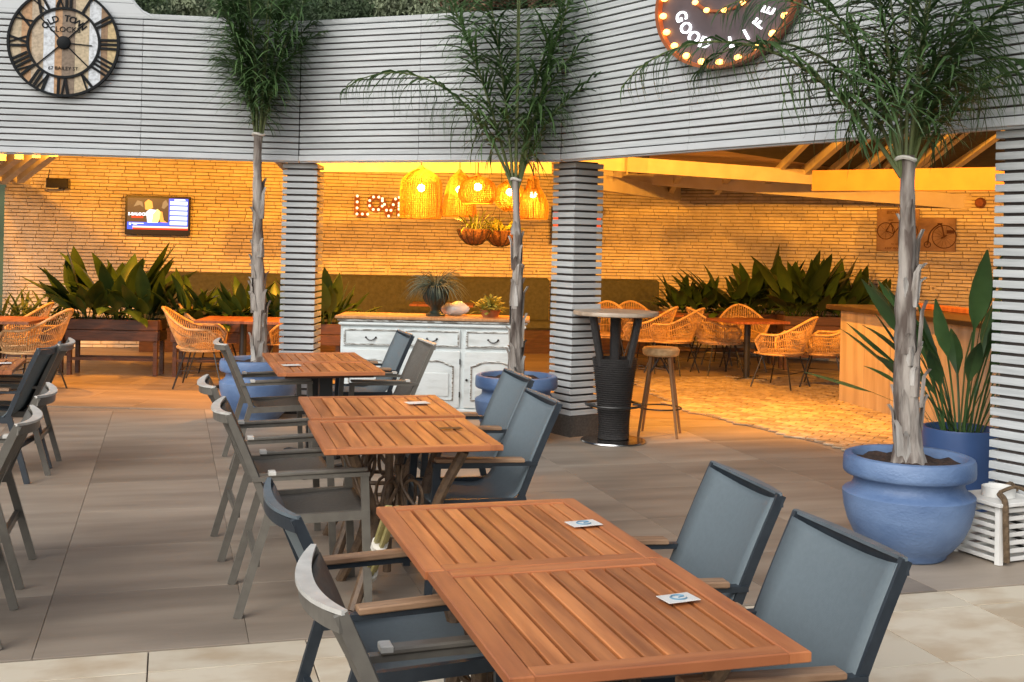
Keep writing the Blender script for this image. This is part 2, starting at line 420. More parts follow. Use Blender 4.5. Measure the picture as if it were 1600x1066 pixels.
f2,tB,LB=fascia(B0,C0,3.615,'slatted white fascia behind the middle palm',[1.22])
f3,tC,LC=fascia(C0,D0,4.25,'slatted white fascia behind the round lit sign',[1.55,3.1])
for c_,lb,zt_ in((B0,'left and middle',3.60),(C0,'middle and right',3.60)):
    o=MB().box((0,.05,(zt_-2.37)/2),(.05,.05,zt_-2.37)).build('corner_post','dark_back'); o.location=(c_.x,c_.y+.01,2.37); tag(o,'dark upright strip where the %s fascias meet'%lb,'post')
# tall curved gable piece behind the clock: wide plain boards cut to a sweeping end
def gable():
    w=thing('gable_panel','curved white boarded panel rising above the clock','panel',(A0.x,A0.y,3.632),math.atan2(tA.y,tA.x))
    def along(x,y):
        v=P(x,y,10.4)-A0; v.z=0; return v.dot(tA)
    s0=along(236,22); s1=along(205,0); z=.004; bh=.118
    def edge(zz): return s0-.56*max(zz,0)**.55
    for i in range(8):
        za,zb=z+i*bh,z+(i+1)*bh-.004
        n=5; poly=[(0,za)]+[(edge(za+(zb-za)*j/n),za+(zb-za)*j/n) for j in range(n+1)]+[(0,zb)]
        m=MB(); m.prism(poly,0,.03); m.v=[(x,.03-zz+.012,y) for x,y,zz in m.v]; m.f=[tuple(reversed(f)) for f in m.f]
        m.build('board','panel_white',w)
    pts=[(edge(j*.05)+.006,.025,j*.05) for j in range(20)]
    MB().tube(pts,.016,6).build('edge_trim','panel_white',w)
gable()
# ============================================================ SLATTED COLUMNS
def column(pos,rz,s,label,zt=2.36,cw=1):
    w=thing('slatted_column',label,'column',(pos[0],pos[1],0),rz)
    MB().box((0,0,zt/2),(s-.07,s-.07,zt-.004)).build('core','slat_gap',w)
    MB().box((0,0,.09),(s-.004,s-.004,.18)).build('plinth','granite',w)
    me=MB().bbox((0,0,0),(s,.022,.042),.002).mesh('slat','slat_white'); me2=MB().bbox((0,0,0),(s-.046,.022,.042),.002).mesh('slat','slat_white')
    n=int((zt-.2)/.0605)
    for k in range(n+1):
        z=.205+k*.0605
        if z>zt-.02: break
        for a,m in((0,me),(PI/2,me2),(PI,me),(-PI/2,me2)):
            o=obj('slat',m,w); r=s/2-.011
            o.location=(math.sin(a)*r,-math.cos(a)*r,z); o.rotation_euler=(0,0,a)
    return w
# middle column: nearest corner at C, faces along the right fascia and square to it
cdir=(FA[2]-FA[3]).normalized(); cin=Vector((-cdir.y,cdir.x,0))
if cin.x<0: cin=-cin
s=.31; corner=F(890,684)
ctr=corner+cdir*s/2+cin*s/2
column(ctr,math.atan2(cdir.y,cdir.x)+PI/2 if False else math.atan2(cin.y,cin.x),s,'slatted square column corner on, beside the round bar table')
lc=P(467,400,10.78); column((lc.x,lc.y+.16),R(-2),.325,'slatted white column behind the far wooden table')
rcp=P(1551,500,6.55); column(Vector((rcp.x,rcp.y,0))-cdir*.17+cin*.19,math.atan2(-cdir.y,-cdir.x),.36,'slatted white column at the right edge beside the lantern',2.36)

# ============================================================ ROOF, RAFTERS, BEAMS
RZ=lambda D:min(2.62+(17.4-D)*.105,3.50)
RZL=lambda D:min(3.07+(17.4-D)*.06,3.42)
def roof_slab(rp,fz,label):
    m=MB(); n=len(rp); m.add([(x,y,fz(y)) for x,y in rp]+[(x,y,fz(y)+.12) for x,y in rp],[tuple(reversed(range(n))),tuple(range(n,2*n))]+[(i,(i+1)%n,n+(i+1)%n,n+i) for i in range(n)])
    return tag(m.build('roof','dark_back'),label,'roof')
roofl=roof_slab([(-9.2,9.95),(B0.x,B0.y+.13),(C0.x+.1,C0.y+.14),(1.45,14.6),(1.45,18.9),(-9.2,18.9)],RZL,'flat timber roof over the left and middle rooms')
roof=roof_slab([(C0.x+.1,C0.y+.12),(FA[3].x+.16,FA[3].y+.1),(FA[4].x+.16,FA[4].y+.1),(8.5,5.3),(8.5,18.9),(1.45,18.9),(1.45,14.6)],RZ,'pitched timber roof with exposed rafters over the right bay')
gb=MB(); gb.add([(C0.x+.1,C0.y+.13,2.9),(1.45,14.6,2.9),(1.45,14.6,3.55),(C0.x+.1,C0.y+.13,3.55)],[(0,1,2,3)]); gb.add([(1.45,14.6,2.55),(1.45,18.8,2.55),(1.45,18.8,3.3),(1.45,14.6,3.3)],[(0,1,2,3)]); gb.build('valley_board','beam_white',roof)
# ceiling planks under the right bay
pl=MB().box((0,0,0),(6.2,.118,.012)).mesh('ceiling_plank','ceiling_wood')
for k in range(60):
    y=11.0+k*.12
    if y>17.9: break
    o=obj('ceiling_plank',pl,roof); o.location=(4.9,y,RZ(y)-.012); o.rotation_euler=(-math.atan(.105),0,0)
for k in range(30):
    y=7.4+k*.12
    if y>10.95: break
    o=obj('ceiling_plank',pl,roof); o.location=(5.6,y,RZ(y)-.012); o.rotation_euler=(-math.atan(.105) if RZ(y)<3.5 else 0,0,0)
def rafter(x0,y0,x1,y1,wd=.075,h=.14,label=None,dz=.02):
    o=MB().beam((x0,y0,RZ(y0)-dz-h/2),(x1,y1,RZ(y1)-dz-h/2),wd,h).build('rafter','beam_white',roof)
for (a,b) in (((1256,270),(1312,220)),((1337,273),(1387,232)),((1427,262),(1480,210)),((1476,269),(1565,202))):
    def hit(x,y):
        u,v=uv(x,y); D=(2.62-.09+17.4*.105-CAMH)/(-v/FPX+.105); return u*D/FPX,D
    (x1,y1),(x0,y0)=hit(*a),hit(*b); dx=(x1-x0)/(y1-y0)
    rafter(x0-dx*3.2,y0-3.2,x1+dx*.1,y1+.1)
    rafter(x0-dx*3.2-.36,y0-3.2,x1+dx*.1-.36,y1+.1,.06,.10)
for x in (2.2,2.9,3.5,4.2,4.9): rafter(x+.1,16.0,x+.2,17.55)
for k in range(4):
    a,b=P(84-k*27,236+k*2,13.2),P(30-k*26,280+k*1,16.0); MB().beam(a,b,.09,.13).build('rafter','beam_white',roofl)
MB().beam(P(433,250,12.6),P(446,262,11.2),.05,.06).build('brace','beam_white',roofl)
def beam(p0,p1,wd,h,m,label,name='roof_beam'):
    p0,p1=Vector(p0),Vector(p1); c=(p0+p1)/2
    o=MB().beam(p0-c,p1-c,wd,h).build(name,m); o.location=c; tag(o,label,'beam'); return o
beam(P(905,252,14.6),P(1345,283,15.9),.10,.19,'beam_white','white tie beam under the rafter ends in the right bay')
beam(P(880,268,16.9),P(1590,322,16.0),.10,.20,'beam_white','white wall plate along the top of the right brick wall')
beam(P(900,280,14.2),P(1058,304,18.0),.12,.2,'beam_white','sloping white beam running into the far wall corner')
beam(P(1274,283,13.6),P(1640,279,11.6),.14,.24,'beam_orange','deep orange painted beam above the bar counter')
beam(P(480,258,13.8),P(860,262,14.6),.12,.16,'beam_white','white beam above the wicker pendant lamps')
beam(P(-30,273,15.6),P(46,284,16.0),.1,.1,'beam_white','white eave beam at the far left of the roof')

# ============================================================ SLING CHAIRS
mat('cap_pale',(.60,.59,.55),None,20,.35)
mat('cap_blue',(.13,.165,.19),None,20,.4)
def make_chair(style):
    fm,sm=('navy_metal','sling_blue') if style=='navy' else ('taupe_metal','sling_taupe')
    am='arm_wood' if style=='navy' else 'taupe_metal'
    lab='x'; c=thing('patio_chair',lab,'chair')
    W=.255
    def yb(z): # back upright line
        k=(z-.42)/.46; return -.20-.17*k-.02*k*k
    for sx in(-1,1):
        x=sx*W
        m=MB(); m.beam((x,yb(.44),.45),(x,-.335,.0),.020,.036,(0,1,0)); m.build('rear_leg',fm,c)
        up=smoothpts([(x,yb(z),z) for z in(.40,.52,.64,.76,.882)],4)
        MB().sweep(up,.018,.030,(0,1,0)).build('back_upright',fm,c)
        MB().beam((x,.235,0),(x,.205,.600),.020,.036,(0,1,0)).build('front_leg',fm,c)
        MB().beam((x,.225,.425),(x,-.215,.415),.022,.04).build('seat_rail',fm,c)
        a=MB().beam((x,.227,.606),(x,yb(.62)-.005,.598),.03,.018).build('arm_frame',fm,c)
        if style=='navy': MB().bbox((0,0,0),(.052,.43,.020),.004).build('arm_top','arm_wood',c,M=Matrix.Translation((x,.0,.6225))@Matrix.Rotation(R(1.6),4,'X'))
        else:
            MB().bbox((0,0,0),(.046,.43,.018),.005).build('arm_top','taupe_metal',c,M=Matrix.Translation((x,.0,.6225))@Matrix.Rotation(R(1.6),4,'X'))
    MB().beam((-W,-.255,.235),(W,-.255,.235),.022,.036).build('stretcher',fm,c)
    MB().beam((-W,.215,.405),(W,.215,.405),.022,.03).build('front_rail',fm,c)
    # sling: one bowed sheet, seat running up into back
    prof=smoothpts([(.235,.437),(.12,.430),(-.03,.418),(-.125,.418),(-.19,.455),(-.225,.53),(-.27,.64),(-.32,.76),(-.37,.875)] and [(0,.235,.437),(0,.12,.430),(0,-.03,.418),(0,-.125,.418),(0,-.19,.455),(0,-.225,.53),(0,-.27,.64),(0,-.32,.76),(0,-.372,.872)],3)
    n=8; vs=[];fs=[]
    for i,p in enumerate(prof):
        k=i/(len(prof)-1); bow=.010+(.030 if style=='navy' else .040)*max(0,(k-.45)/.55)
        for j in range(n+1):
            q=j/n*2-1; x=q*(W-.002); s_=bow*(1-q*q)
            if k<.42: vs.append((x,p.y,p.z-s_))
            else: vs.append((x,p.y-s_,p.z-(.030*(1-q*q) if i==len(prof)-1 else .02*(1-q*q) if i==len(prof)-2 else s_*.25)))
    N=len(vs)
    th=.006
    nr=len(prof)
    for i in range(nr-1):
        for j in range(n): a=i*(n+1)+j; fs.append((a,a+1,a+n+2,a+n+1))
    m=MB(); m.add(vs,fs); sl=m.build('sling_seat',sm,c,True)
    md=sl.modifiers.new('thick','SOLIDIFY'); md.thickness=.007; md.offset=0
    pts=[];wd=[]
    bowc=.050 if style!='navy' else .034
    for j in range(17):
        q=j/16*2-1; k=1-q*q; pts.append((q*(W+.009),-.384-bowc*k,.886-.012*k)); wd.append(.014+.026*k if style!='navy' else .012+.016*k)
    MB().sweep(pts,wd,.010).build('top_cap','cap_pale' if style!='navy' else 'cap_blue',c)
    MB().sweep([(x,y-.006,z-.024) for x,y,z in pts],.010,.034).build('rear_rail',fm,c)
    if style!='navy':
        for sx in(-1,1): MB().bbox((sx*W,-.20,.6235),(.0475,.032,.0195),.003).build('arm_end','cap_pale',c)
    return c
CH={}
def chair(style,top,d,label,z=.88,face=None):
    T=F(*top[0],z)*.5+F(*top[1],z)*.5
    rz=d; off=Matrix.Rotation(rz,3,'Z')@Vector((0,-.38,0)); loc=(T.x-off.x,T.y-off.y,.001)
    g='navy sling armchairs' if style=='navy' else 'taupe sling armchairs'
    if style not in CH:
        c=make_chair(style); c.location=loc; c.rotation_euler=(0,0,rz); c['label']=label; c['group']=g; CH[style]=c; KIDS[c.name]=[(k,list(k.children)) for k in c.children]; return c
    return copy_thing(CH[style],loc,rz,label,g)
FR=GA-PI/2   # faces +E1 (to the right)
FL=GA+PI/2   # faces -E1
chair('navy',((405,762),(487,800)),FR+R(4),'navy armchair with wooden arms, left of the nearest table, far seat')
chair('taupe',((475,870),(560,945)),FR,'taupe armchair at the bottom, left of the nearest table, with pale top rail')
chair('navy',((1250,808),(1398,870)),FL,'largest blue grey armchair, right of the nearest table, arm in full view')
chair('navy',((1120,730),(1205,770)),FL-R(3),'blue grey armchair right of the nearest table, in front of the palm pot')
chair('taupe',((349,625),(364,647)),FR,'taupe armchair left of the second table, nearer of the two')
chair('taupe',((327,589),(335,606)),FR+R(2),'taupe armchair left of the second table, its farther seat')
chair('navy',((795,579),(821,594)),FL,'blue grey armchair right of second table, against the middle palm pot')
chair('navy',((828,611),(864,630)),FL,'blue grey armchair right of second table, whole seat showing')
chair('taupe',((345,529),(355,541)),FR+R(3),'taupe armchair left of the farthest table in front of the blue pot')
chair('navy',((622,517),(642,526)),FL+R(2),'grey armchair right of the farthest table, before the white cabinet')
chair('taupe',((653,531),(676,540)),FL,'taupe armchair right of the farthest table, before the white cabinet doors')
chair('taupe',((103,529),(95,542)),FL-R(3),'taupe armchair at the left edge, farthest of its table')
chair('navy',((88,537),(63,545)),FL-R(10),'navy armchair at the left edge among taupe ones')
chair('taupe',((71,601),(56,623)),FL,'taupe armchair at the left edge, second nearest')
chair('taupe',((48,638),(22,666)),FL,'taupe armchair at the left edge, nearest and largest there')

# ============================================================ TEAK TABLES
def table_top(t,w,l,n,frame=True):
    # local x = width (E1), local y = length (E2); top surface at .75; slats run along y
    th=.026; z=.75-th/2; fw=.055
    if frame:
        for sx in(-1,1): MB().bbox((sx*(w/2-fw/2),0,z),(fw,l,th),.003).build('frame_board','teak_frame',t)
        for sy in(-1,1): MB().bbox((0,sy*(l/2-fw/2),z),(w-2*fw-.002,fw,th),.003).build('frame_board','teak_end',t)
        iw,il=w-2*fw,l-2*fw
    else: iw,il=w,l
    sw=iw/n; me=MB().bbox((0,0,z-.002),(sw-.0095,il-.002,th-.004),.002).mesh('slat','teak')
    for k in range(n):
        o=obj('slat',me,t); o.location=(-iw/2+(k+.5)*sw,0,random.uniform(-.0012,.0012))
    for sy in(-.3,.3): MB().box((0,sy*l,.71),(w-.12,.05,.024)).build('batten','dark_wood',t)
def wicker_base(t,w,l):
    # splayed bundled rattan legs with looped stretchers
    for sx in(-1,1):
        for sy in(-1,1):
            a=Vector((sx*w*.32,sy*l*.30,.70)); k=Vector((sx*w*.17,sy*l*.16,.34)); b=Vector((sx*w*.30,sy*l*.30,0))
            MB().tube(smoothpts([a,k,b],6),[.026]*13,8).build('leg','wicker_brown',t,True)
    for z in(.30,.36): MB().tube([(math.cos(i/20*2*PI)*w*.2,math.sin(i/20*2*PI)*l*.19,z) for i in range(20)],.011,6,True).build('stretcher_ring','wicker_brown',t,True)
    for a in range(4):
        M=Matrix.Rotation(a*PI/2+PI/4,4,'Z')
        pts=[M@Vector((.02+.10*math.sin(i/16*PI)+.07*math.sin(i/16*2*PI),0,.18+.42*i/16)) for i in range(17)]
        MB().tube(pts,.009,6).build('cane_loop','wicker_brown',t,True)
        pts=[M@Vector((.075+.06*math.cos(i/14*2*PI),0,.45+.085*math.sin(i/14*2*PI))) for i in range(14)]
        MB().tube(pts,.008,6,True).build('cane_loop','wicker_brown',t,True)
    MB().tube([(-.05,0,.1),(-.05,0,.7)],.02,8).build('centre_pole','wicker_brown',t,True)
def pedestal(t):
    MB().box((0,0,.37),(.09,.09,.66)).build('pedestal','black_metal',t)
    for a in(0,PI/2): MB().bbox((0,0,.02),(.5,.06,.035),.006,Matrix.Rotation(a+PI/4,3,'Z')).build('foot','black_metal',t)
def table(c4,w,l,n,label,base,rz=None,dz=0):
    c=sum((F(*p,.75) for p in c4),Vector())/4
    t=thing('teak_table',label,'table',(c.x,c.y,0),GA if rz is None else rz,'slatted teak tables')
    table_top(t,w,l,n); (wicker_base(t,w,l) if base=='wicker' else pedestal(t)); return t
ta=table([(668,893),(1045,870),(795,1062),(1266,1018)],.705,.785,11,'nearest teak slatted table at the bottom of the picture','wicker')
tb=table([(582,795),(890,775),(668,893),(1045,870)],.705,.775,11,'teak slatted table pushed behind the nearest one, card with emblem on it','wicker')
tc_=table([(483,655),(725,650),(515,712),(773,693)],.79,.80,10,'teak slatted table in the middle of the row, with a stain','wicker',R(15))
td=table([(460,620),(690,615),(483,655),(725,650)],.79,.80,10,'teak slatted table in the middle of the row, white card on it','wicker',R(15))
a_=[F(*p,.75) for p in [(412,553),(550,550),(605,578),(430,585)]]
mid=(sum(a_,Vector())/4)
for k,(lb) in enumerate(('farthest teak table of the row, nearer half with a cream card','farthest teak table of the row, half next to the slatted column')):
    q=mid+E2*(-.34 if k==0 else .345); t=thing('teak_table',lb,'table',(q.x,q.y,0),GA,'slatted teak tables'); table_top(t,.72,.68,10); pedestal(t)
q=F(44,560,.75)-E1*.37-E2*.40
t=thing('teak_table','teak slatted table cut off by the left edge','table',(q.x,q.y,0),GA,'slatted teak tables'); table_top(t,.72,.78,10); pedestal(t)
# rolled bamboo bundle under the second table
bb=thing('bamboo_bundle','tied bundle of bamboo canes leaning under the nearest tables','bundle',(0,0,0))
b0,b1=F(568,925),P(612,795,4.62)
for k in range(5):
    o_=Vector((random.uniform(-.022,.022),random.uniform(-.022,.022),0)); MB().tube([b0+o_*.6,(b0+b1)/2+o_,b1+o_],.012,6).build('cane','bamboo',bb,True)
for f_ in(.25,.6):
    c=b0.lerp(b1,f_); d=(b1-b0).normalized(); MB().tube([c-d*.025,c+d*.025],.036,10).build('band','tie',bb,True)
# cards on tables
def card(px,z,label,s=.09,ring=True,rz=GA):
    c=F(*px,z); o=thing('table_card',label,'card',(c.x,c.y,z+.001),rz+R(8))
    MB().bbox((0,0,.0015),(s*1.25,s*.85,.002),.0005).build('card_sheet','white_card',o)
    if ring:
        pts=[(math.cos(a/20*1.7*PI+.4)*s*.28,math.sin(a/20*1.7*PI+.4)*s*.24,.0032) for a in range(21)]
        MB().tube(pts,.0028,4).build('printed_ring','card_blue',o)
        MB().tube([(0,0,.0032),(s*.25,.005,.0032)],.0022,4).build('printed_mark','card_blue',o)
card((912,819),.753,'white card with a ringed emblem on the second nearest table',.082)
card((1060,936),.753,'white card with a blue ring emblem on the nearest table',.075)
card((652,630),.753,'plain white card on the middle table',.10,False)
card((455,571),.753,'cream folded card on the farthest table',.10,False)
card((4,568),.753,'white card on the table at the left edge',.09,False)
c=F(704,669,.7525); st=MB().bbox((0,0,.0008),(.11,.05,.001),.0003).build('table_stain','dark_wood'); st.location=c; st.rotation_euler=(0,0,GA); tag(st,'dark rectangular mark on the middle teak table','mark')

# ============================================================ POTS AND PALMS
def pot(loc,label,k=1.0):
    t=thing('plant_pot',label,'pot',loc,0,'rounded blue pots')
    pr=[(0.001,0),(.185,0),(.20,.012),(.205,.03),(.238,.06),(.285,.12),(.318,.19),(.337,.26),(.344,.32),(.345,.342),(.338,.350),(.318,.358),(.296,.378),(.287,.402),(.290,.424),(.302,.436),(.334,.441),(.343,.450),(.345,.47),(.343,.525),(.336,.541),(.318,.548),(.300,.545),(.288,.53),(.284,.47)]
    MB().lathe([(r*k,z*k) for r,z in pr],48).build('pot_body','pot_blue',t,True)
    rn=random.Random(3); m=MB(); rings=7; n=30; m.v.append((0,0,.505*k))
    for i in range(1,rings+1):
        for j in range(n): a=2*PI*j/n; r=.285*k*i/rings; m.v.append((r*math.cos(a),r*math.sin(a),.505*k+rn.uniform(-.012,.014)))
    for j in range(n): m.f.append((0,1+j,1+(j+1)%n))
    for i in range(rings-1):
        for j in range(n): a=1+i*n+j; b=1+i*n+(j+1)%n; m.f.append((a,a+n,b+n,b))
    m.build('soil','soil',t); return t
def frond_mesh(L,bend,ll,seed,nl=58,dens=1,droop=.5,start=.16):
    """rachis grows along +z and bends towards +x; leaflets hang from both sides"""
    rn=random.Random(seed); m=MB(); pts=[]; a=0; p=Vector((0,0,0)); n=26
    for i in range(n+1):
        pts.append(p.copy()); k=i/n; a=bend*(k**1.7); p=p+Vector((math.sin(a),0,math.cos(a)))*(L/n)
    m.tube(pts,[.013*(1-.85*i/n)+.0015 for i in range(n+1)],5)
    nst=len(m.f)
    for i in range(nl*2):
        k=start+(1-start)*(i//2+rn.uniform(-.3,.3))/nl; k=min(max(k,0),.995); fi=k*n; j=int(fi); q=pts[j].lerp(pts[min(j+1,n)],fi-j)
        tg=(pts[min(j+1,n)]-pts[j]).normalized(); side=1 if i%2 else -1
        nrm=Vector((0,1,0))*side; upv=tg.cross(Vector((0,1,0)))
        l=ll*(.55+.75*math.sin(min(1,k*1.05)*PI)**.7)*rn.uniform(.75,1.15)*(1-.35*max(0,k-.75)/.25)
        d=(nrm*rn.uniform(.5,1.0)+tg*rn.uniform(.45,.9)+upv*rn.uniform(-.55,.55)).normalized()
        g=Vector((0,0,-1)); wd=rn.uniform(.0075,.0125)
        ps=[q]; dd=d.copy()
        for s_ in range(4):
            dd=(dd+g*droop*rn.uniform(.12,.34)).normalized(); ps.append(ps[-1]+dd*l/4)
        b=len(m.v); sd=dd.cross(tg); 
        if sd.length<.01: sd=Vector((1,0,0))
        sd.normalize()
        ws=(.6,1,.85,.5,.05)
        for pp,wq in zip(ps,ws): m.v.append(tuple(pp+sd*wd*wq)); m.v.append(tuple(pp-sd*wd*wq))
        for s_ in range(4): m.f.append((b+s_*2,b+s_*2+1,b+s_*2+3,b+s_*2+2))
    me=m.mesh('frond','palm_leaf'); me.materials.append(MATS['petiole'])
    mi=[1 if i<nst else 0 for i in range(len(m.f))]; me.polygons.foreach_set('material_index',mi); return me
FM={'up':[frond_mesh(2.2,.30,.52,1,64,droop=1.25,start=.19),frond_mesh(2.0,.48,.50,2,64,droop=1.4,start=.19),frond_mesh(2.3,.22,.55,3,66,droop=1.2,start=.19)],
    'mid':[frond_mesh(1.8,1.1,.46,4,60,droop=1.5,start=.15),frond_mesh(1.7,1.35,.46,5,60,droop=1.5,start=.15),frond_mesh(1.9,1.0,.44,6,60,droop=1.4,start=.15)],
    'arch':[frond_mesh(1.9,2.0,.40,7,62,droop=2.0,start=.17),frond_mesh(1.75,2.3,.40,8,60,droop=2.0,start=.17)]}
def palm(loc,pz,top,label,fr,r0=.085,r1=.045,seed=1,peel=True):
    """loc on soil; top = crown base point"""
    rn=random.Random(seed); t=thing('palm_tree',label,'palm',loc,0,'young feather palms in blue pots')
    base=Vector((0,0,pz)); tp=Vector(top)-Vector(loc); n=22; m=MB(); N=14
    ring=[]
    for i in range(n+1):
        k=i/n; c=base.lerp(tp,k)+Vector((math.sin(k*5+seed)*.012,math.cos(k*4)*.01,0))*(1-k*.3)
        if i==0: c=base+Vector((0,0,-.03))
        r=(r0+(r1-r0)*min(1,k*1.25))*(1+.35*max(0,.08-k)/.08)*(1+rn.uniform(-.07,.07))
        for j in range(N):
            a=2*PI*j/N; rr=r*(1+rn.uniform(-.10,.10)); m.v.append((c.x+rr*math.cos(a),c.y+rr*math.sin(a),c.z))
    for i in range(n):
        for j in range(N): m.f.append((i*N+j,i*N+(j+1)%N,(i+1)*N+(j+1)%N,(i+1)*N+j))
    tr=m.build('trunk','bark',t,True)
    # old leaf bases clinging to the trunk
    for i in range(26):
        k=rn.random()**1.2*.72; c=base.lerp(tp,k); a=rn.uniform(0,2*PI); r=(r0+(r1-r0)*min(1,k*1.25))*.97; h=rn.uniform(.10,.30); wq=rn.uniform(.02,.045)
        o=Vector((math.cos(a),math.sin(a),0)); sd=Vector((-o.y,o.x,0)); mm=MB(); ps=[]
        for s_,(zz,out,ww) in enumerate(((0,.004,1),(.4,.010,.9),(.8,.016,.6),(1,.03+rn.uniform(0,.02),.25))):
            q=c+o*(r+out)+Vector((0,0,h*zz)); ps+=[q-sd*wq*ww-o*.012,q+o*.006,q+sd*wq*ww-o*.012]
        fs=[]
        for s_ in range(3): fs+=[(s_*3,s_*3+1,s_*3+4,s_*3+3),(s_*3+1,s_*3+2,s_*3+5,s_*3+4)]
        mm.add(ps,fs); mm.build('leaf_base',rn.choice(('bark','bark_pale','bark_pale')),tr,True)
    MB().tube([tp+Vector((math.cos(a/12*2*PI)*(r1+.012),math.sin(a/12*2*PI)*(r1+.012),-.02+.008*math.sin(a))) for a in range(12)],.012,6,True).build('tie_band','tie',t,True)
    for kind,idx,az,tilt,s_ in fr:
        me=FM[kind][idx%len(FM[kind])]; o=obj('frond',me,t)
        off=Vector((math.cos(R(az))*r1*.5,math.sin(R(az))*r1*.5,-.12))
        o.matrix_local=Matrix.Translation(tp+off)@Matrix.Rotation(R(az),4,'Z')@Matrix.Rotation(R(tilt),4,'Y')@Matrix.Scale(s_,4)
    return t
p1=F(402,655)+Vector((0,.0,0)); p2=F(805,688); p3=F(1417,868)
pot(p1,'rounded blue pot behind the taupe chairs, under the left palm'); pot(p2,'rounded blue pot in front of the cabinet, under the middle palm'); pot(p3,'rounded blue pot beside the lantern, under the right palm')
def az(px_dir): return px_dir
palm(p1,.49,P(404,207,p1.y),'tall palm with bundled upright fronds, left of the three',
  [('up',0,0,6,.95),('up',2,80,4,.9),('up',2,150,5,.95),('up',0,190,7,.85),('up',1,250,3,.95),('up',2,310,6,.9),('mid',0,15,6,.72),('up',1,175,6,.8),('up',1,350,10,.85),('up',0,120,9,.75),('mid',2,20,3,.7),('up',1,215,9,.75),('mid',1,165,2,.6)],.070,.038,1)
palm(p2,.49,P(806,277,p2.y),'palm with one long frond arching left, middle of the three',
  [('arch',0,178,22,1.05),('up',0,95,3,1.1),('up',1,10,7,1.1),('up',2,350,12,1.05),('mid',0,5,8,.95),('up',0,172,16,1.0),('up',1,270,2,1.1),('mid',1,355,16,.85),('up',2,185,6,1.0)],.060,.029,5)
palm(p3,.50,P(1415,243,p3.y),'large palm with dense drooping crown, right of the three',
  [('arch',0,178,34,1.0),('arch',1,172,20,.9),('mid',0,165,12,.85),('arch',0,190,12,.85),('mid',2,0,8,.85),('arch',1,10,14,.75),('up',0,30,5,.8),('up',1,100,6,.8),('up',2,300,6,.8),('mid',0,345,14,.8),('up',0,200,8,.8),('arch',0,355,26,.7),('up',1,255,4,.85),('mid',1,30,10,.7)],.078,.038,9)

# ============================================================ LARGE-LEAF PLANTS
def leaf_mesh(name,L,wd,curve,material,fold=.25,stalk=.45,seed=0):
    m=MB(); n=9; st=max(1,int(stalk*4)); pts=[]; a=0; p=Vector((0,0,0)); tot=L*(1+stalk); cl=[]
    N=13
    for i in range(N):
        k=i/(N-1); cl.append(p.copy()); a=curve*k**1.6; p=p+Vector((math.sin(a),0,math.cos(a)))*tot/(N-1)
    for i,c in enumerate(cl):
        k=i/(N-1); ks=stalk/(1+stalk)
        if k<=ks: wq=.006
        else:
            q=(k-ks)/(1-ks); wq=max(.003,wd*(math.sin(min(1,q**.75)*PI)**.8))
        tg=(cl[min(i+1,N-1)]-cl[max(i-1,0)]).normalized(); up=Vector((0,1,0)).cross(tg)
        f=fold*wq
        m.v+=[tuple(c+Vector((0,-wq,0))+up*f),tuple(c),tuple(c+Vector((0,wq,0))+up*f)]
    for i in range(N-1):
        a=i*3; m.f+=[(a,a+1,a+4,a+3),(a+1,a+2,a+5,a+4)]
    return m.mesh(name,material,True)
LEAF=[leaf_mesh('leaf',.42,.080,.5,'leaf_dark',.3,.5),leaf_mesh('leaf',.48,.088,.25,'leaf_dark',.25,.55),leaf_mesh('leaf',.40,.075,1.3,'leaf_dark',.3,.4),leaf_mesh('leaf',.36,.075,2.0,'leaf_dark',.35,.4),leaf_mesh('leaf',.5,.07,.8,'leaf_dark',.3,.5)]
FERN=[leaf_mesh('leaf',.42,.018,1.5,'leaf_fern',.3,.2),leaf_mesh('leaf',.36,.016,2.2,'leaf_fern',.3,.2),leaf_mesh('leaf',.45,.02,.8,'leaf_fern',.3,.2)]
STRE=[leaf_mesh('leaf',.34,.046,.35,'leaf_stre',.35,1.5),leaf_mesh('leaf',.36,.046,.6,'leaf_stre',.35,1.3),leaf_mesh('leaf',.30,.042,1.0,'leaf_stre',.4,1.2)]
def leafy(name,label,cat,loc,leaves,n,spread,tmax,sc,seed,group=None,parent=None):
    rn=random.Random(seed); t=thing(name,label,cat,loc,0,group)
    for i in range(n):
        a=rn.uniform(0,2*PI); r=spread*math.sqrt(rn.random()); o=obj('leaf',rn.choice(leaves),t)
        tl=tmax*(r/spread)*rn.uniform(.4,1.1)+rn.uniform(-4,8)
        o.matrix_local=Matrix.Translation((r*math.cos(a)*.6,r*math.sin(a)*.5,rn.uniform(-.02,.0)))@Matrix.Rotation(a+rn.uniform(-.5,.5),4,'Z')@Matrix.Rotation(R(tl),4,'Y')@Matrix.Scale(sc*rn.uniform(.75,1.2),4)
    return t
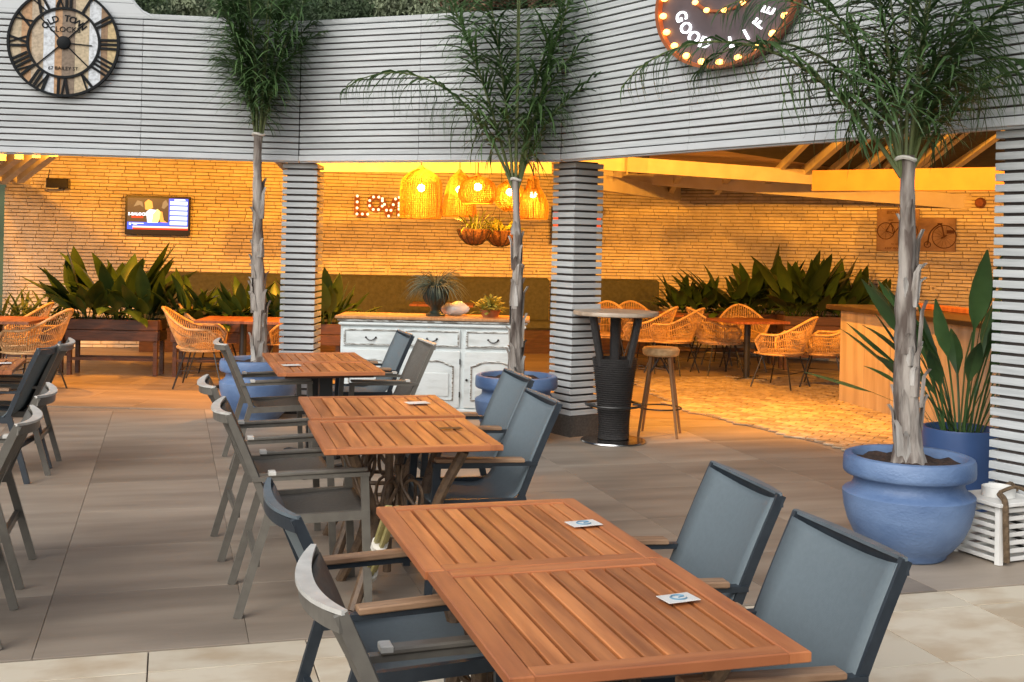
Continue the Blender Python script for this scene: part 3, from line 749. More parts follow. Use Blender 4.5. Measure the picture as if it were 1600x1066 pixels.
def planter(px0,px1,D,label,ztop=.66,legs=True,dep=.36):
    a,b=P(px0,500,D),P(px1,500,D); L=b.x-a.x; c=((a.x+b.x)/2,D+dep/2,0)
    t=thing('planter_box',label,'planter',c,R(1.5),'wooden trough planters')
    for k in range(2):
        for s_ in(-1,1): MB().bbox((0,s_*dep/2,ztop-.065-k*.125),(L,.024,.12),.003).build('board','dark_wood',t)
        for s_ in(-1,1): MB().bbox((s_*(L/2-.0),0,ztop-.065-k*.125),(.024,dep-.03,.12),.003).build('end_board','dark_wood',t)
    MB().box((0,0,ztop-.245),(L-.03,dep-.03,.015)).build('base_board','dark_wood',t)
    MB().box((0,0,ztop-.07),(L-.03,dep-.03,.05)).build('soil','soil',t)
    for sx in(-1,1):
        for sy in(-1,1): MB().box((sx*(L/2-.035),sy*(dep/2-.045),(ztop-.25)/2),(.045,.045,ztop-.25)).build('leg','dark_wood',t)
    for sy in(-1,1): MB().beam((-L/2+.06,sy*(dep/2-.045),.19),(L/2-.06,sy*(dep/2-.045),.19),.03,.03).build('rail','dark_wood',t)
    return c,L
k=0
for px0,px1,lb in ((103,246,'dark wooden trough planter standing clear between the rattan chairs'),(268,398,'dark wooden trough planter behind the left palm trunk'),(412,532,'dark wooden trough planter behind the left slatted column')):
    c,L=planter(px0,px1,13.35,lb); words=('left end','middle','right end')
    for i in range(3):
        k+=1
        x=c[0]+(i-1)*L*.32; hs=(1.15,.82,.95)[i] if px0==103 else (.78,.72,.74)[i] if px0==268 else (.72,.8,1.0)[i]
        if px0==103 and i==0: hs=1.08
        if px0==103 and i==1: hs=1.36
        leafy('foliage_plant','broad-leaved green plant at the %s of the %s'%(words[i],{103:'clear standing planter',268:'planter behind the left palm',412:'planter behind the left column'}[px0]),'plant',(x,c[1],.60),LEAF,34,.22,52,hs*1.02,k,'broad-leaved plants in troughs')
for i in range(3):
    q=F(15+i*28,470,.55); q=P(10+i*30,492,13.6)
    leafy('fern_plant','feathery light green plant by the left wall, %s'%('at the frame edge','middle one','next to the trough')[i],'plant',(q.x,13.5+.1*i,.55),FERN,46,.22,70,.95,60+i,'feathery plants')
    
leafy('fern_plant','small feathery plant behind the cabinet beside the trough','plant',(P(600,470,13.3).x,13.3,.52),FERN,44,.2,75,.7,70,'feathery plants')
MB_=planter(-40,98,13.5,'dark trough planter at the left edge holding feathery plants',.58)
# planters of the right bay
c,L=planter(1050,1215,16.2,'dark trough planter behind the rattan chairs in the right bay',.72)
for i in range(5): leafy('foliage_plant','broad-leaved plant in the right bay trough, %s from the corner'%('first','second','third','fourth','fifth')[i],'plant',(c[0]+(i-2)*L*.2,c[1],.66),LEAF,30,.24,52,(.8,.85,1.0,1.15,1.2)[i]*1.05,90+i,'broad-leaved plants in troughs')
c,L=planter(1225,1385,15.6,'dark trough planter behind the bar counter',.74)
for i in range(4): leafy('foliage_plant','broad-leaved plant behind the bar counter, %s from the left'%('first','second','third','fourth')[i],'plant',(c[0]+(i-1.5)*L*.25,c[1],.68),LEAF,28,.24,52,(1.2,1.15,.9,.85)[i]*1.05,100+i,'broad-leaved plants in troughs')
# planter on the small box at x=590 needs support for the small fern
planter(545,640,13.3,'low dark trough planter behind the white cabinet',.56)

# ============================================================ RATTAN CHAIRS, INDOOR TABLES, BANQUETTE
def make_rattan():
    t=thing('rattan_chair','x','chair'); N=40
    def rim(k):    # k -1..1 from one arm front round the back to the other
        a=k*R(128); x=.29*math.sin(a); y=-.27*math.cos(a) if abs(k)<.75 else -.27*math.cos(a)
        y=-.29*math.cos(a)+.02
        hb=max(0,1-abs(k)/.62); z=.63+.21*(hb*hb*(3-2*hb))
        if abs(k)>.86: z-=(abs(k)-.86)/.14*.09
        back=max(0,math.cos(a)); y-=.10*back*hb
        return Vector((x*1.02,y,z))
    def low(k):
        a=k*R(128); return Vector((.225*math.sin(a),-.22*math.cos(a)+.03,.40))
    top=[rim(-1+2*i/N) for i in range(N+1)]; bot=[low(-1+2*i/N) for i in range(N+1)]
    MB().tube([bot[0]]+[top[0].lerp(bot[0],.35)]+top+[top[-1].lerp(bot[-1],.35)]+[bot[-1]],.0145,7).build('rim','rattan',t,True)
    MB().tube(bot+[Vector((.12,.26,.40)),Vector((-.12,.26,.40))],.012,6,True).build('seat_ring','rattan',t,True)
    m=MB()
    for i in range(1,61):
        k=-1+2*i/61; a,b=rim(k),low(k); m.tube([a,a.lerp(b,.5)+Vector((b.x-0,b.y,0))*.05,b],.0042,4,cap=False)
    m.build('weave','rattan',t)
    m=MB()
    for f_ in(.35,.7): m.tube([top[i].lerp(bot[i],f_) for i in range(N+1)],.006,5)
    m.build('band','rattan',t)
    m=MB().lathe([(.001,.405),(.2,.405),(.228,.415),(.23,.43),(.21,.442),(.001,.447)],24); m.build('seat','rattan',t,True)
    for sx in(-1,1):
        for sy in(-1,1): MB().tube([(sx*.15,sy*.13+.02,.40),(sx*.235,sy*.23+.02,.0)],.0085,6).build('leg','black_metal',t)
    MB().tube([(sx*.195,sy*.185+.02,.19) for sx,sy in((-1,-1),(1,-1),(1,1),(-1,1))],.005,5,True).build('stretcher','black_metal',t)
    return t
rt0=make_rattan(); first=[True]
rt0.scale=(1.15,1.12,1.02)
def rattan(px,face,label,z=0):
    p=F(*px); loc=(p.x,p.y,.002)
    if first[0]:
        first[0]=False; rt0.location=loc; rt0.rotation_euler=(0,0,face); rt0['label']=label; rt0['group']='rattan armchairs'; KIDS[rt0.name]=[(k,list(k.children)) for k in rt0.children]
    else: copy_thing(rt0,loc,face,label,'rattan armchairs')
# local front is +y ; face angle 0 = looking away from camera
RF=R(-90); LF=R(90)
rattan((312,604),RF+R(5),'rattan armchair beside the clear standing planter, facing right')
rattan((50,611),LF-R(8),'rattan armchair at the left edge, high back to the planter')
rattan((22,592),LF,'rattan armchair behind the one at the left edge')
rattan((332,588),RF,'rattan armchair behind the right-facing one, only its rim showing')
rattan((445,590),LF+R(20),'rattan armchair half hidden by the left slatted column')
rattan((1222,607),R(52),'rattan armchair turned away beside the counter end')
rattan((1290,606),R(70),'rattan armchair partly hidden by the bar counter end')
rattan((1118,585),R(-75),'rattan armchair left of the pedestal table, facing it')
rattan((1160,578),R(178),'rattan armchair behind the pedestal table facing the camera')
rattan((1052,583),R(55),'rattan armchair right of the stool, turned away')
rattan((988,571),R(180),'rattan armchair against the green bench, right one')
rattan((948,572),R(176),'rattan armchair against the green bench, by the slatted column')
rattan((1108,569),R(180),'rattan armchair deepest in the right bay')
def in_table(px,w,l,label,rz=0,chrome=True):
    p=F(*px); t=thing('dining_table',label,'table',(p.x,p.y,0.002),rz,'indoor wooden tables')
    n=7
    for k in range(n): MB().bbox((-w/2+(k+.5)*w/n,0,.735),(w/n-.003,l,.03),.002).build('slat','table_wood',t)
    MB().tube([(0,0,.03),(0,0,.72)],.04,10).build('pedestal','black_metal',t,True)
    for a in(0,PI/2):
        MB().bbox((0,0,.022),(.56,.05,.03),.008,Matrix.Rotation(a+.5,3,'Z')).build('foot','chrome' if chrome else 'black_metal',t)
rattan((1010,580),R(60),'rattan armchair behind the bar table top, turned away')
rattan((1135,570),R(150),'rattan armchair by the trough, turned to the right bay table')
in_table((1166,594),.75,.75,'square indoor table on a chrome cross foot in the right bay',R(20))
in_table((1022,577),.75,.75,'indoor wooden table behind the bar stool',R(10))
in_table((968,563),.75,.75,'indoor wooden table at the green bench',0)
in_table((378,606),.9,.75,'indoor wooden table behind the left palm trunk',R(2),False)
in_table((-5,612),.9,.75,'indoor wooden table at the left edge beside the rattan chair',R(2),False)
in_table((690,556),.9,.7,'indoor wooden table behind the urn',0,False)
# banquette along the long wall
wt=(Vector((WC.x,WC.y,0))-Vector((WL0.x,WL0.y,0))).normalized(); wn=Vector((wt.y,-wt.x,0))
def banquette(pxa,pxb,label,gap=.09):
    def onwall(px):
        u,_=uv(px,440); d=Vector((u/FPX,1,0)); o=Vector((WL0.x,WL0.y,0))+wn*gap
        k=o.dot(wn)/d.dot(wn); return d*k
    a,b=onwall(pxa),onwall(pxb); L=(b-a).length; c=(a+b)/2; rz=math.atan2(wt.y,wt.x)
    t=thing('bench_seat',label,'bench',(c.x,c.y,0),rz)
    MB().bbox((0,.0,.78),(L,.14,.66),.03).build('backrest','green_fabric',t,True)
    MB().bbox((0,-.32,.42),(L,.56,.12),.03).build('seat_cushion','green_fabric',t,True)
    MB().box((0,-.30,.18),(L-.04,.48,.36)).build('base','dark_wood',t)
banquette(225,857,'long olive green upholstered bench along the brick wall'); banquette(862,1028,'olive green upholstered bench near the wall corner')

# ============================================================ CABINET (white sideboard)
def cabinet():
    a=F(533,655); D=10.72; x0=P(530,600,D).x; x1=P(817,600,D).x; W=x1-x0; H=.885; dep=.5
    t=thing('sideboard','distressed white sideboard with wooden top, drawers and carved doors','sideboard',((x0+x1)/2,D,0),R(-1.0))
    MB().box((0,dep/2+.012,H/2+.0),(W,dep,H)).build('carcass','cabinet',t)
    MB().bbox((0,-.008,.045),(W+.03,.05,.09),.008).build('plinth','cabinet',t)
    MB().bbox((0,dep/2-.004,H+.038),(W+.10,dep+.075,.028),.006).build('top','cabinet_top',t)
    MB().bbox((0,dep/2-.0,H+.011),(W+.06,dep+.05,.024),.008).build('moulding','cabinet_worn',t)
    MB().bbox((0,-.006,H-.022),(W+.035,.036,.03),.01).build('moulding','cabinet',t)
    n=3; cw=W/n
    for i in range(n):
        cx=-W/2+(i+.5)*cw
        dr=MB().bbox((cx,.004,H-.145),(cw-.045,.022,.165),.004).build('drawer','cabinet',t)
        for q in((cx,.0,H-.145+.066,cw-.08,.014),(cx,.0,H-.145-.066,cw-.08,.014)): MB().bbox((q[0],-.011,q[2]),(q[3],.012,q[4]),.004).build('bead','cabinet_worn',dr)
        for s_ in(-1,1): MB().bbox((cx+s_*(cw/2-.04),-.011,H-.145),(.013,.012,.118),.004).build('bead','cabinet_worn',dr)
        pts=[(cx+.045*k/4,-.012-.018*(1-(k/4)**2),H-.150-.022*(1-(k/4)**2)) for k in range(-4,5)]
        hm=MB().tube(pts,.0055,6); [hm.sphere((cx+s_*.046,-.011,H-.147),.010,8,5) for s_ in(-1,1)]; hm.build('handle','black_metal',dr,True)
        dh=H-.36; dz=.10+dh/2
        do=MB().bbox((cx,.004,dz),(cw-.045,.022,dh),.004).build('door','cabinet',t)
        iw=cw-.17; zb=.10+.075; zt=.10+dh-.13
        top=[(cx-iw/2+iw*k/24,-.012,zt+.045*(.5-.5*math.cos(2*PI*k/24))*1.0-.018*math.cos(4*PI*k/24)*.4) for k in range(25)]
        MB().tube(top+[(cx+iw/2,-.012,zb),(cx-iw/2,-.012,zb)],.009,6,True).build('carved_panel_edge','cabinet_worn',do,True)
        MB().bbox((cx,-.008,(zb+zt)/2-.02),(iw-.075,.014,zt-zb-.10),.006).build('raised_panel','cabinet',do)
        MB().sphere((cx-cw/2+.045 if i else cx+cw/2-.045,-.016,dz),.012,8,6).build('knob','black_metal',do,True)
        for z_ in(.2,dh-.02): MB().tube([(cx+(cw/2-.02)*(1 if i else -1),-.010,z_),(cx+(cw/2-.02)*(1 if i else -1),-.010,z_+.05)],.006,6).build('hinge','black_metal',do)
    return H+.052,D
CZ,CD=cabinet()
# urn with trailing grass
q=P(680,500,CD+.22); u=thing('urn_planter','dark fluted urn holding trailing grey grass on the sideboard','urn',(q.x,CD+.22,CZ))
m=MB().lathe([(.001,0),(.092,0),(.094,.018),(.062,.03),(.045,.05),(.05,.075),(.085,.11),(.112,.16),(.122,.22),(.120,.265),(.128,.275),(.128,.287),(.11,.287),(.10,.26)],28); m.build('urn_body','urn',u,True)
m=MB()
for k in range(20): a=2*PI*k/20; m.tube([(math.cos(a)*r,math.sin(a)*r,z) for r,z in((.085,.11),(.114,.16),(.123,.22),(.121,.262))],.005,4)
m.build('fluting','urn',u)
rn=random.Random(4); m=MB()
for k in range(230):
    a=rn.uniform(0,2*PI); r=rn.uniform(.01,.09); l=rn.uniform(.16,.32); el=rn.uniform(.25,1.35); p=Vector((r*math.cos(a),r*math.sin(a),.285)); d=Vector((math.cos(a)*math.cos(el),math.sin(a)*math.cos(el),math.sin(el))); ps=[p]
    for s_ in range(6): d=(d+Vector((0,0,-.30))).normalized(); ps.append(ps[-1]+d*l/6)
    m.tube(ps,[.003,.003,.0028,.0025,.002,.0015,.0008],3,cap=False)
o=m.build('trailing_grass','leaf_grey',u); o['kind']='stuff'
# small plant in terracotta
q=P(766,497,CD+.2); tp_=thing('potted_plant','small yellow green plant in a terracotta bowl on the sideboard','plant',(q.x,CD+.2,CZ))
MB().lathe([(.001,0),(.07,0),(.10,.065),(.105,.07),(.095,.07),(.085,.055),(.001,.055)],20).build('bowl','terracotta',tp_,True)
SM=leaf_mesh('leaf',.055,.018,.9,'leaf_yellow',.3,.6)
for k in range(90):
    a=rn.uniform(0,2*PI); r=rn.uniform(0,.10); h=.07+rn.random()**1.3*.17*(1-r/.16); o=obj('leaf',SM,tp_)
    o.matrix_local=Matrix.Translation((r*math.cos(a)*1.2,r*math.sin(a),h-.02))@Matrix.Rotation(a+rn.uniform(-1,1),4,'Z')@Matrix.Rotation(rn.uniform(.2,1.6),4,'Y')@Matrix.Scale(rn.uniform(.8,1.4),4)
m=MB()
for k in range(12): a=rn.uniform(0,2*PI); m.tube([(0,0,.05),(.03*math.cos(a),.03*math.sin(a),.12),(.07*math.cos(a),.07*math.sin(a),.2*rn.uniform(.6,1.1))],.0025,4)
m.build('stems','petiole',tp_)
# white rolled towel heap beyond the urn, lit yellow
q=P(712,493,CD+.36); wb=MB().sphere((0,0,.0),.12,14,8,(1.1,.7,.55)); wb.v=[(x*(1+.12*math.sin(9*y*9+x*40)),y,z*(1+.22*math.sin(x*46+y*30))if z>-.05 else z) for x,y,z in wb.v]; wb=wb.build('cloth_bundle','bowl_white',None,True); wb.location=(q.x,CD+.36,CZ+.064); tag(wb,'rounded white bundle behind the urn on the sideboard','bundle')

# ============================================================ BAR TABLE, STOOL, COUNTER
p=F(958,690); bt=thing('bar_table','tall round bar table with dark woven barrel base and stone top','bar table',(p.x,p.y,.002))
MB().lathe([(.001,0),(.27,0),(.275,.006),(.27,.016),(.18,.024),(.001,.026)],40).build('foot_plate','chrome',bt,True)
m=MB(); pr=[(.132,.03),(.125,.10),(.128,.24),(.142,.40),(.163,.56),(.185,.68),(.190,.70)]
m.lathe(pr+[(.17,.70),(.16,.65)],36); m.build('woven_barrel','wicker_dark',bt,True)
m=MB()
for k in range(37): z=.04+k*.018; r=.126+max(0,(z-.15))**1.35*.13+.004; m.tube([(math.cos(a/24*2*PI)*r,math.sin(a/24*2*PI)*r,z+.003*math.sin(a*6)) for a in range(24)],.006,4,True)
m.build('wicker_strands','wicker_dark',bt)
for k in range(4):
    a=k*PI/2+R(40); MB().tube([(math.cos(a)*.16,math.sin(a)*.16,.64),(math.cos(a)*.27,math.sin(a)*.27,1.055)],.030,8).build('prop','wicker_dark',bt,True)
MB().tube([(0,0,.6),(0,0,1.055)],.045,12).build('post','wicker_dark',bt,True)
MB().lathe([(.001,1.055),(.34,1.055),(.358,1.062),(.36,1.08),(.355,1.092),(.001,1.095)],48).build('top','stone_top',bt,True)
MB().tube([(math.cos(a/32*2*PI)*.235,math.sin(a/32*2*PI)*.235,.31) for a in range(32)],.011,7,True).build('foot_ring','black_metal',bt,True)
for k in range(4): a=k*PI/2; MB().tube([(math.cos(a)*.155,math.sin(a)*.155,.31),(math.cos(a)*.235,math.sin(a)*.235,.31)],.008,6).build('ring_bracket','black_metal',bt)
p=F(1030,680); stl=thing('bar_stool','wooden bar stool with round seat beside the bar table','stool',(p.x,p.y,.002),R(15))
MB().lathe([(.001,.690),(.14,.690),(.158,.706),(.163,.745),(.150,.764),(.001,.768)],30).build('seat','rattan',stl,True)
for k in range(4):
    a=k*PI/2+.3; MB().tube([(math.cos(a)*.11,math.sin(a)*.11,.70),(math.cos(a)*.235,math.sin(a)*.235,0)],[.016,.011],8).build('leg','stool_wood',stl,True)
    b=a+PI/2
    MB().tube([(math.cos(a)*.14,math.sin(a)*.14,.52),(math.cos((a+b)/2)*.07,math.sin((a+b)/2)*.07,.69)],.006,5).build('brace','black_metal',stl)
    MB().tube([(math.cos(b)*.14,math.sin(b)*.14,.52),(math.cos((a+b)/2)*.07,math.sin((a+b)/2)*.07,.69)],.006,5).build('brace','black_metal',stl)
MB().tube([(math.cos(a/32*2*PI)*.185,math.sin(a/32*2*PI)*.185,.24) for a in range(32)],.007,6,True).build('foot_ring','black_metal',stl,True)
# counter
a=F(1310,628); b=P(1600,600,9.4); a.z=0; b.z=0; d=(b-a); L=d.length; t_=d/L
ct=thing('bar_counter','bar counter with pale streaked front and dark top','counter',a,math.atan2(t_.y,t_.x))
for k in range(6):
    wq=L/6; MB().bbox(((k+.5)*wq,.02,.5),(wq-.006,.03,.995),.003).build('front_panel','counter_front',ct)
MB().box((L/2,.36,.5),(L-.02,.62,.985)).build('carcass','dark_wood',ct)
MB().bbox((-.012,.36,.5),(.03,.64,.995),.003).build('end_panel','dark_wood',ct)
MB().bbox((L/2-.05,.34,1.025),(L+.22,.86,.05),.006).build('top','counter_top',ct)
MB().bbox((L/2-.05,.68,1.075),(L+.22,.16,.05),.006).build('back_ledge','table_wood',ct)
for i,(px_,nm) in enumerate(((1372,'left'),(1398,'right'))):
    q=P(px_,475,12.3+.0); 
    o=MB().lathe([(.001,0),(.04,0),(.075,.035),(.08,.05),(.074,.05),(.036,.01),(.001,.01)],18).build('bowl','bowl_white',None,True); k_=a+t_*(.62+.32*i)+Vector((-t_.y,t_.x,0))*.30; o.location=(k_.x,k_.y,1.0515); tag(o,'small pale bowl on the bar counter, %s of the pair'%nm,'bowl')

# ============================================================ BIRD-OF-PARADISE POT, LANTERN
p=F(1497,792); bp=thing('plant_pot','straight sided dark blue pot behind the lantern','pot',(p.x,p.y,.001))
MB().lathe([(.001,0),(.20,0),(.21,.01),(.235,.50),(.232,.515),(.215,.515),(.205,.47)],40).build('pot_body','pot_dark_blue',bp,True)
MB().disc(.207,.47,30).build('soil','soil',bp)
t=leafy('strelitzia_plant','tall paddle-leaved plant in the dark blue pot','plant',(p.x,p.y,.46),STRE,38,.26,30,1.3,33)
for az_,tl,s_ in((182,62,1.3),(178,20,1.3),(0,10,1.65),(8,26,1.3),(150,40,1.2),(200,30,1.4),(215,50,1.2)):
    o=obj('leaf',STRE[0],t); o.matrix_local=Matrix.Rotation(R(az_),4,'Z')@Matrix.Rotation(R(tl),4,'Y')@Matrix.Scale(s_,4)
fl=MB().tube([(0,0,0),(.02,-.02,.5),(.05,-.05,.68)],.006,5).build('flower_stem','petiole',t)
m=MB()
for k in range(4): m.add([(.05,-.05,.68),(.045+.012*k,-.06,.74),(.02+.035*k,-.05,.80),(.055+.012*k,-.045,.74)],[(0,1,2,3)])
m.build('bloom','flower',t)
p=F(1558,868); ln=thing('lantern','white slatted wooden lantern with rope handle','lantern',(p.x,p.y,.002),R(24))
for sx in(-1,1):
    for sy in(-1,1): MB().beam((sx*.155,sy*.155,0),(sx*.128,sy*.128,.30),.03,.03,(0,1,0)).build('corner_post','paint_white',ln)
for k in range(7):
    z=.022+k*.042; r=.150-.0265*(z/.30)
    for i in range(4):
        M=Matrix.Rotation(i*PI/2,3,'Z'); MB().bbox(M@Vector((0,-r,z)),(2*r-.03,.014,.022),.002,M).build('slat','paint_white',ln)
MB().bbox((0,0,.312),(.33,.33,.022),.004).build('top_board','paint_white',ln)
MB().lathe([(.075,.322),(.088,.325),(.088,.375),(.078,.378),(.074,.36),(.074,.322)],28).build('collar','paint_white',ln,True)
MB().box((0,0,.012),(.27,.27,.012)).build('base_board','paint_white',ln)
MB().tube(smoothpts([(-.10,-.10,.36),(-.125,-.16,.33),(-.135,-.178,.2),(-.13,-.185,.02)],6),.017,7).build('rope','rope',ln,True)
MB().tube(smoothpts([(-.10,-.10,.37),(.0,-.12,.395),(.10,-.14,.34),(.17,-.175,.2),(.19,-.18,.08)],6),.010,7).build('rope','rope',ln,True)
MB().tube(smoothpts([(.09,.02,.375),(.15,.05,.37),(.18,.04,.33)],5),.012,7).build('rope','rope',ln,True)

# ============================================================ PENDANT LAMPS AND HANGING BASKETS
def pendant(px,py_top,py_bot,D,prof,label,watt,top_px=None):
    """prof: list of (radius fraction in px, height px from bottom)"""
    s=D/FPX; c=P(px,py_bot,D); t=thing('pendant_lamp',label,'lamp',(c.x,c.y,c.z),0,'wicker pendant lamps')
    pr=[(r*s,h*s) for r,h in prof]; sp=[(v.x,v.z) for v in smoothpts([(r,0,z) for r,z in pr],4)]
    n=58; m=MB()
    for k in range(n):
        a=2*PI*k/n; m.tube([(r*math.cos(a),r*math.sin(a),z) for r,z in sp],.0062 if k%4 else .0085,3,cap=False)
    H=pr[-1][1]; rr=0
    def rad(z):
        for i in range(len(sp)-1):
            (r0,z0),(r1,z1)=sp[i],sp[i+1]
            if min(z0,z1)<=z<=max(z0,z1): return r0+(r1-r0)*((z-z0)/(z1-z0+1e-9))
        return sp[-1][0]
    nz=max(10,int(H/.02))
    for k in range(nz):
        r=rad(H*k/nz); m.tube([(r*math.cos(a/28*2*PI)*(1+.012*(a%2)),r*math.sin(a/28*2*PI)*(1+.012*(a%2)),H*k/nz) for a in range(28)],.0034,3,True)
    m.build('woven_shade','lamp_weave',t)
    MB().tube([(sp[0][0]*math.cos(a/32*2*PI),sp[0][0]*math.sin(a/32*2*PI),0) for a in range(32)],.008,6,True).build('bottom_ring','lamp_weave',t,True)
    m=MB(); r=sp[-1][0]
    m.lathe([(r*1.04,H-.012),(r*.98,H+.012),(r*.5,H+.03),(.02,H+.045)],20); m.build('top_cap','lamp_top',t,True)
    zt=RZL(D)-c.z-.0; MB().tube([(0,0,H+.03),(0,0,zt)],.006,6).build('cord','black_metal',t)
    MB().tube([(0,0,H*.74),(0,0,H+.04)],.018,8).build('socket','black_metal',t)
    MB().sphere((0,0,H*.62),.042,12,8).build('bulb','bulb_lamp',t,True)
    ld=bpy.data.lights.new('pendant_light','POINT'); ld.energy=watt; ld.color=LAMP; ld.shadow_soft_size=.045
    lo=bpy.data.objects.new('pendant_light',ld); COL.objects.link(lo); lo.parent=t; lo.location=(0,0,H*.62-.10)
PW=36
pendant(657,265,341,12.6,[(32,0),(32.5,20),(32,50),(28,62),(16,72),(7,76)],'tall bell-shaped wicker pendant lamp next to the LOVE letters',PW)
pendant(717,270,338,13.0,[(27,0),(25,20),(20,45),(14,60),(6,67)],'tapered wicker pendant lamp behind the flat one',PW)
pendant(746,280,317,12.2,[(23,0),(29,8),(29.5,18),(25,30),(14,38),(6,40)],'flat dome wicker pendant lamp above the hanging baskets',PW)
pendant(796,286,329,12.9,[(9,0),(21,10),(24,22),(19,36),(9,44),(5,46)],'round ball wicker pendant lamp behind the middle palm trunk',PW)
pendant(832,280,342,12.4,[(23,0),(24,20),(18,36),(10,50),(8,62)],'pear-shaped wicker pendant lamp beside the middle column',PW)
def basket(px,py,D,label,seed,yel):
    c=P(px,py,D); t=thing('hanging_basket',label,'hanging basket',(c.x,c.y,c.z),0,'hanging baskets'); rn=random.Random(seed)
    r=27*D/FPX; MB().lathe([(.001,-r*.86),(r*.45,-r*.76),(r*.8,-r*.42),(r*.98,0),(r*.98,.01),(r*.9,0),(.001,-.01)],24).build('basket_bowl','coco',t,True)
    m=MB()
    for k in range(12): a=2*PI*k/12; m.tube([(math.cos(a)*q*r*1.02,math.sin(a)*q*r*1.02,z*r*1.02) for q,z in((.1,-.86),(.45,-.77),(.8,-.43),(.99,0))],.004,4)
    m.build('basket_wire','black_metal',t)
    for k in range(40):
        a=rn.uniform(0,2*PI); o=obj('leaf',FERN[k%3] if not yel else SM,t); s_=.55 if not yel else 2.0
        o.matrix_local=Matrix.Translation((rn.uniform(0,.7)*r*math.cos(a),rn.uniform(0,.7)*r*math.sin(a),0))@Matrix.Rotation(a,4,'Z')@Matrix.Rotation(rn.uniform(.1,1.1),4,'Y')@Matrix.Scale(s_*rn.uniform(.7,1.2),4)
    zt=RZL(D)-c.z-.0
    m=MB()
    for k in range(3): a=2*PI*k/3+.4; m.tube([(math.cos(a)*r,math.sin(a)*r,0),(0,0,.45)],.003,4)
    m.tube([(0,0,.45),(0,0,zt)],.003,4); m.build('chain','black_metal',t)
basket(741,360,12.7,'hanging basket with strappy yellow green leaves',3,False); basket(782,362,13.1,'hanging basket with small leaves behind the palm trunk',4,True)
# spot lamps added out of sight behind the fascia to brighten the rooms
def added_spot_lamp(x,y,aim,label,watt,fz=RZL,dz=.3):
    z=fz(y)-dz; t=thing('added_spot_lamp',label,'lamp',(x,y,z),0,'added spot lamps under the roof')
    d=(Vector(aim)-Vector((x,y,z))).normalized(); Q=d.to_track_quat('-Z','Y').to_matrix().to_4x4()
    MB().tube([(0,0,.04),(0,0,dz)],.012,8).build('stem','black_metal',t,True)
    h=MB().lathe([(.03,.09),(.05,.06),(.085,-.03),(.08,-.03),(.045,.055),(.001,.06)],20).build('reflector','black_metal',t,True); h.matrix_local=Q
    b=MB().sphere((0,0,.0),.035,12,8).build('bulb','bulb_lamp',t,True); b.matrix_local=Q
    ld=bpy.data.lights.new('added_spot_light','SPOT'); ld.energy=watt; ld.color=LAMP; ld.shadow_soft_size=.06; ld.spot_size=R(172); ld.spot_blend=.45
    lo=bpy.data.objects.new('added_spot_light',ld); COL.objects.link(lo); lo.parent=t; lo.matrix_local=Q@Matrix.Translation((0,0,-.05))
added_spot_lamp(-5.2,12.2,(-5.5,15.6,.2),'added unseen spot lamp under the roof above the left bay',460)
added_spot_lamp(-1.5,12.0,(-1.3,15.0,0),'added unseen spot lamp under the roof beside the pendants',700)
added_spot_lamp(2.3,10.9,(2.2,14.8,.3),'added unseen spot lamp under the roof above the bar table',560,RZ)
added_spot_lamp(4.5,9.6,(5.2,15.5,.9),'added unseen spot lamp under the roof above the bar counter',600,RZ)

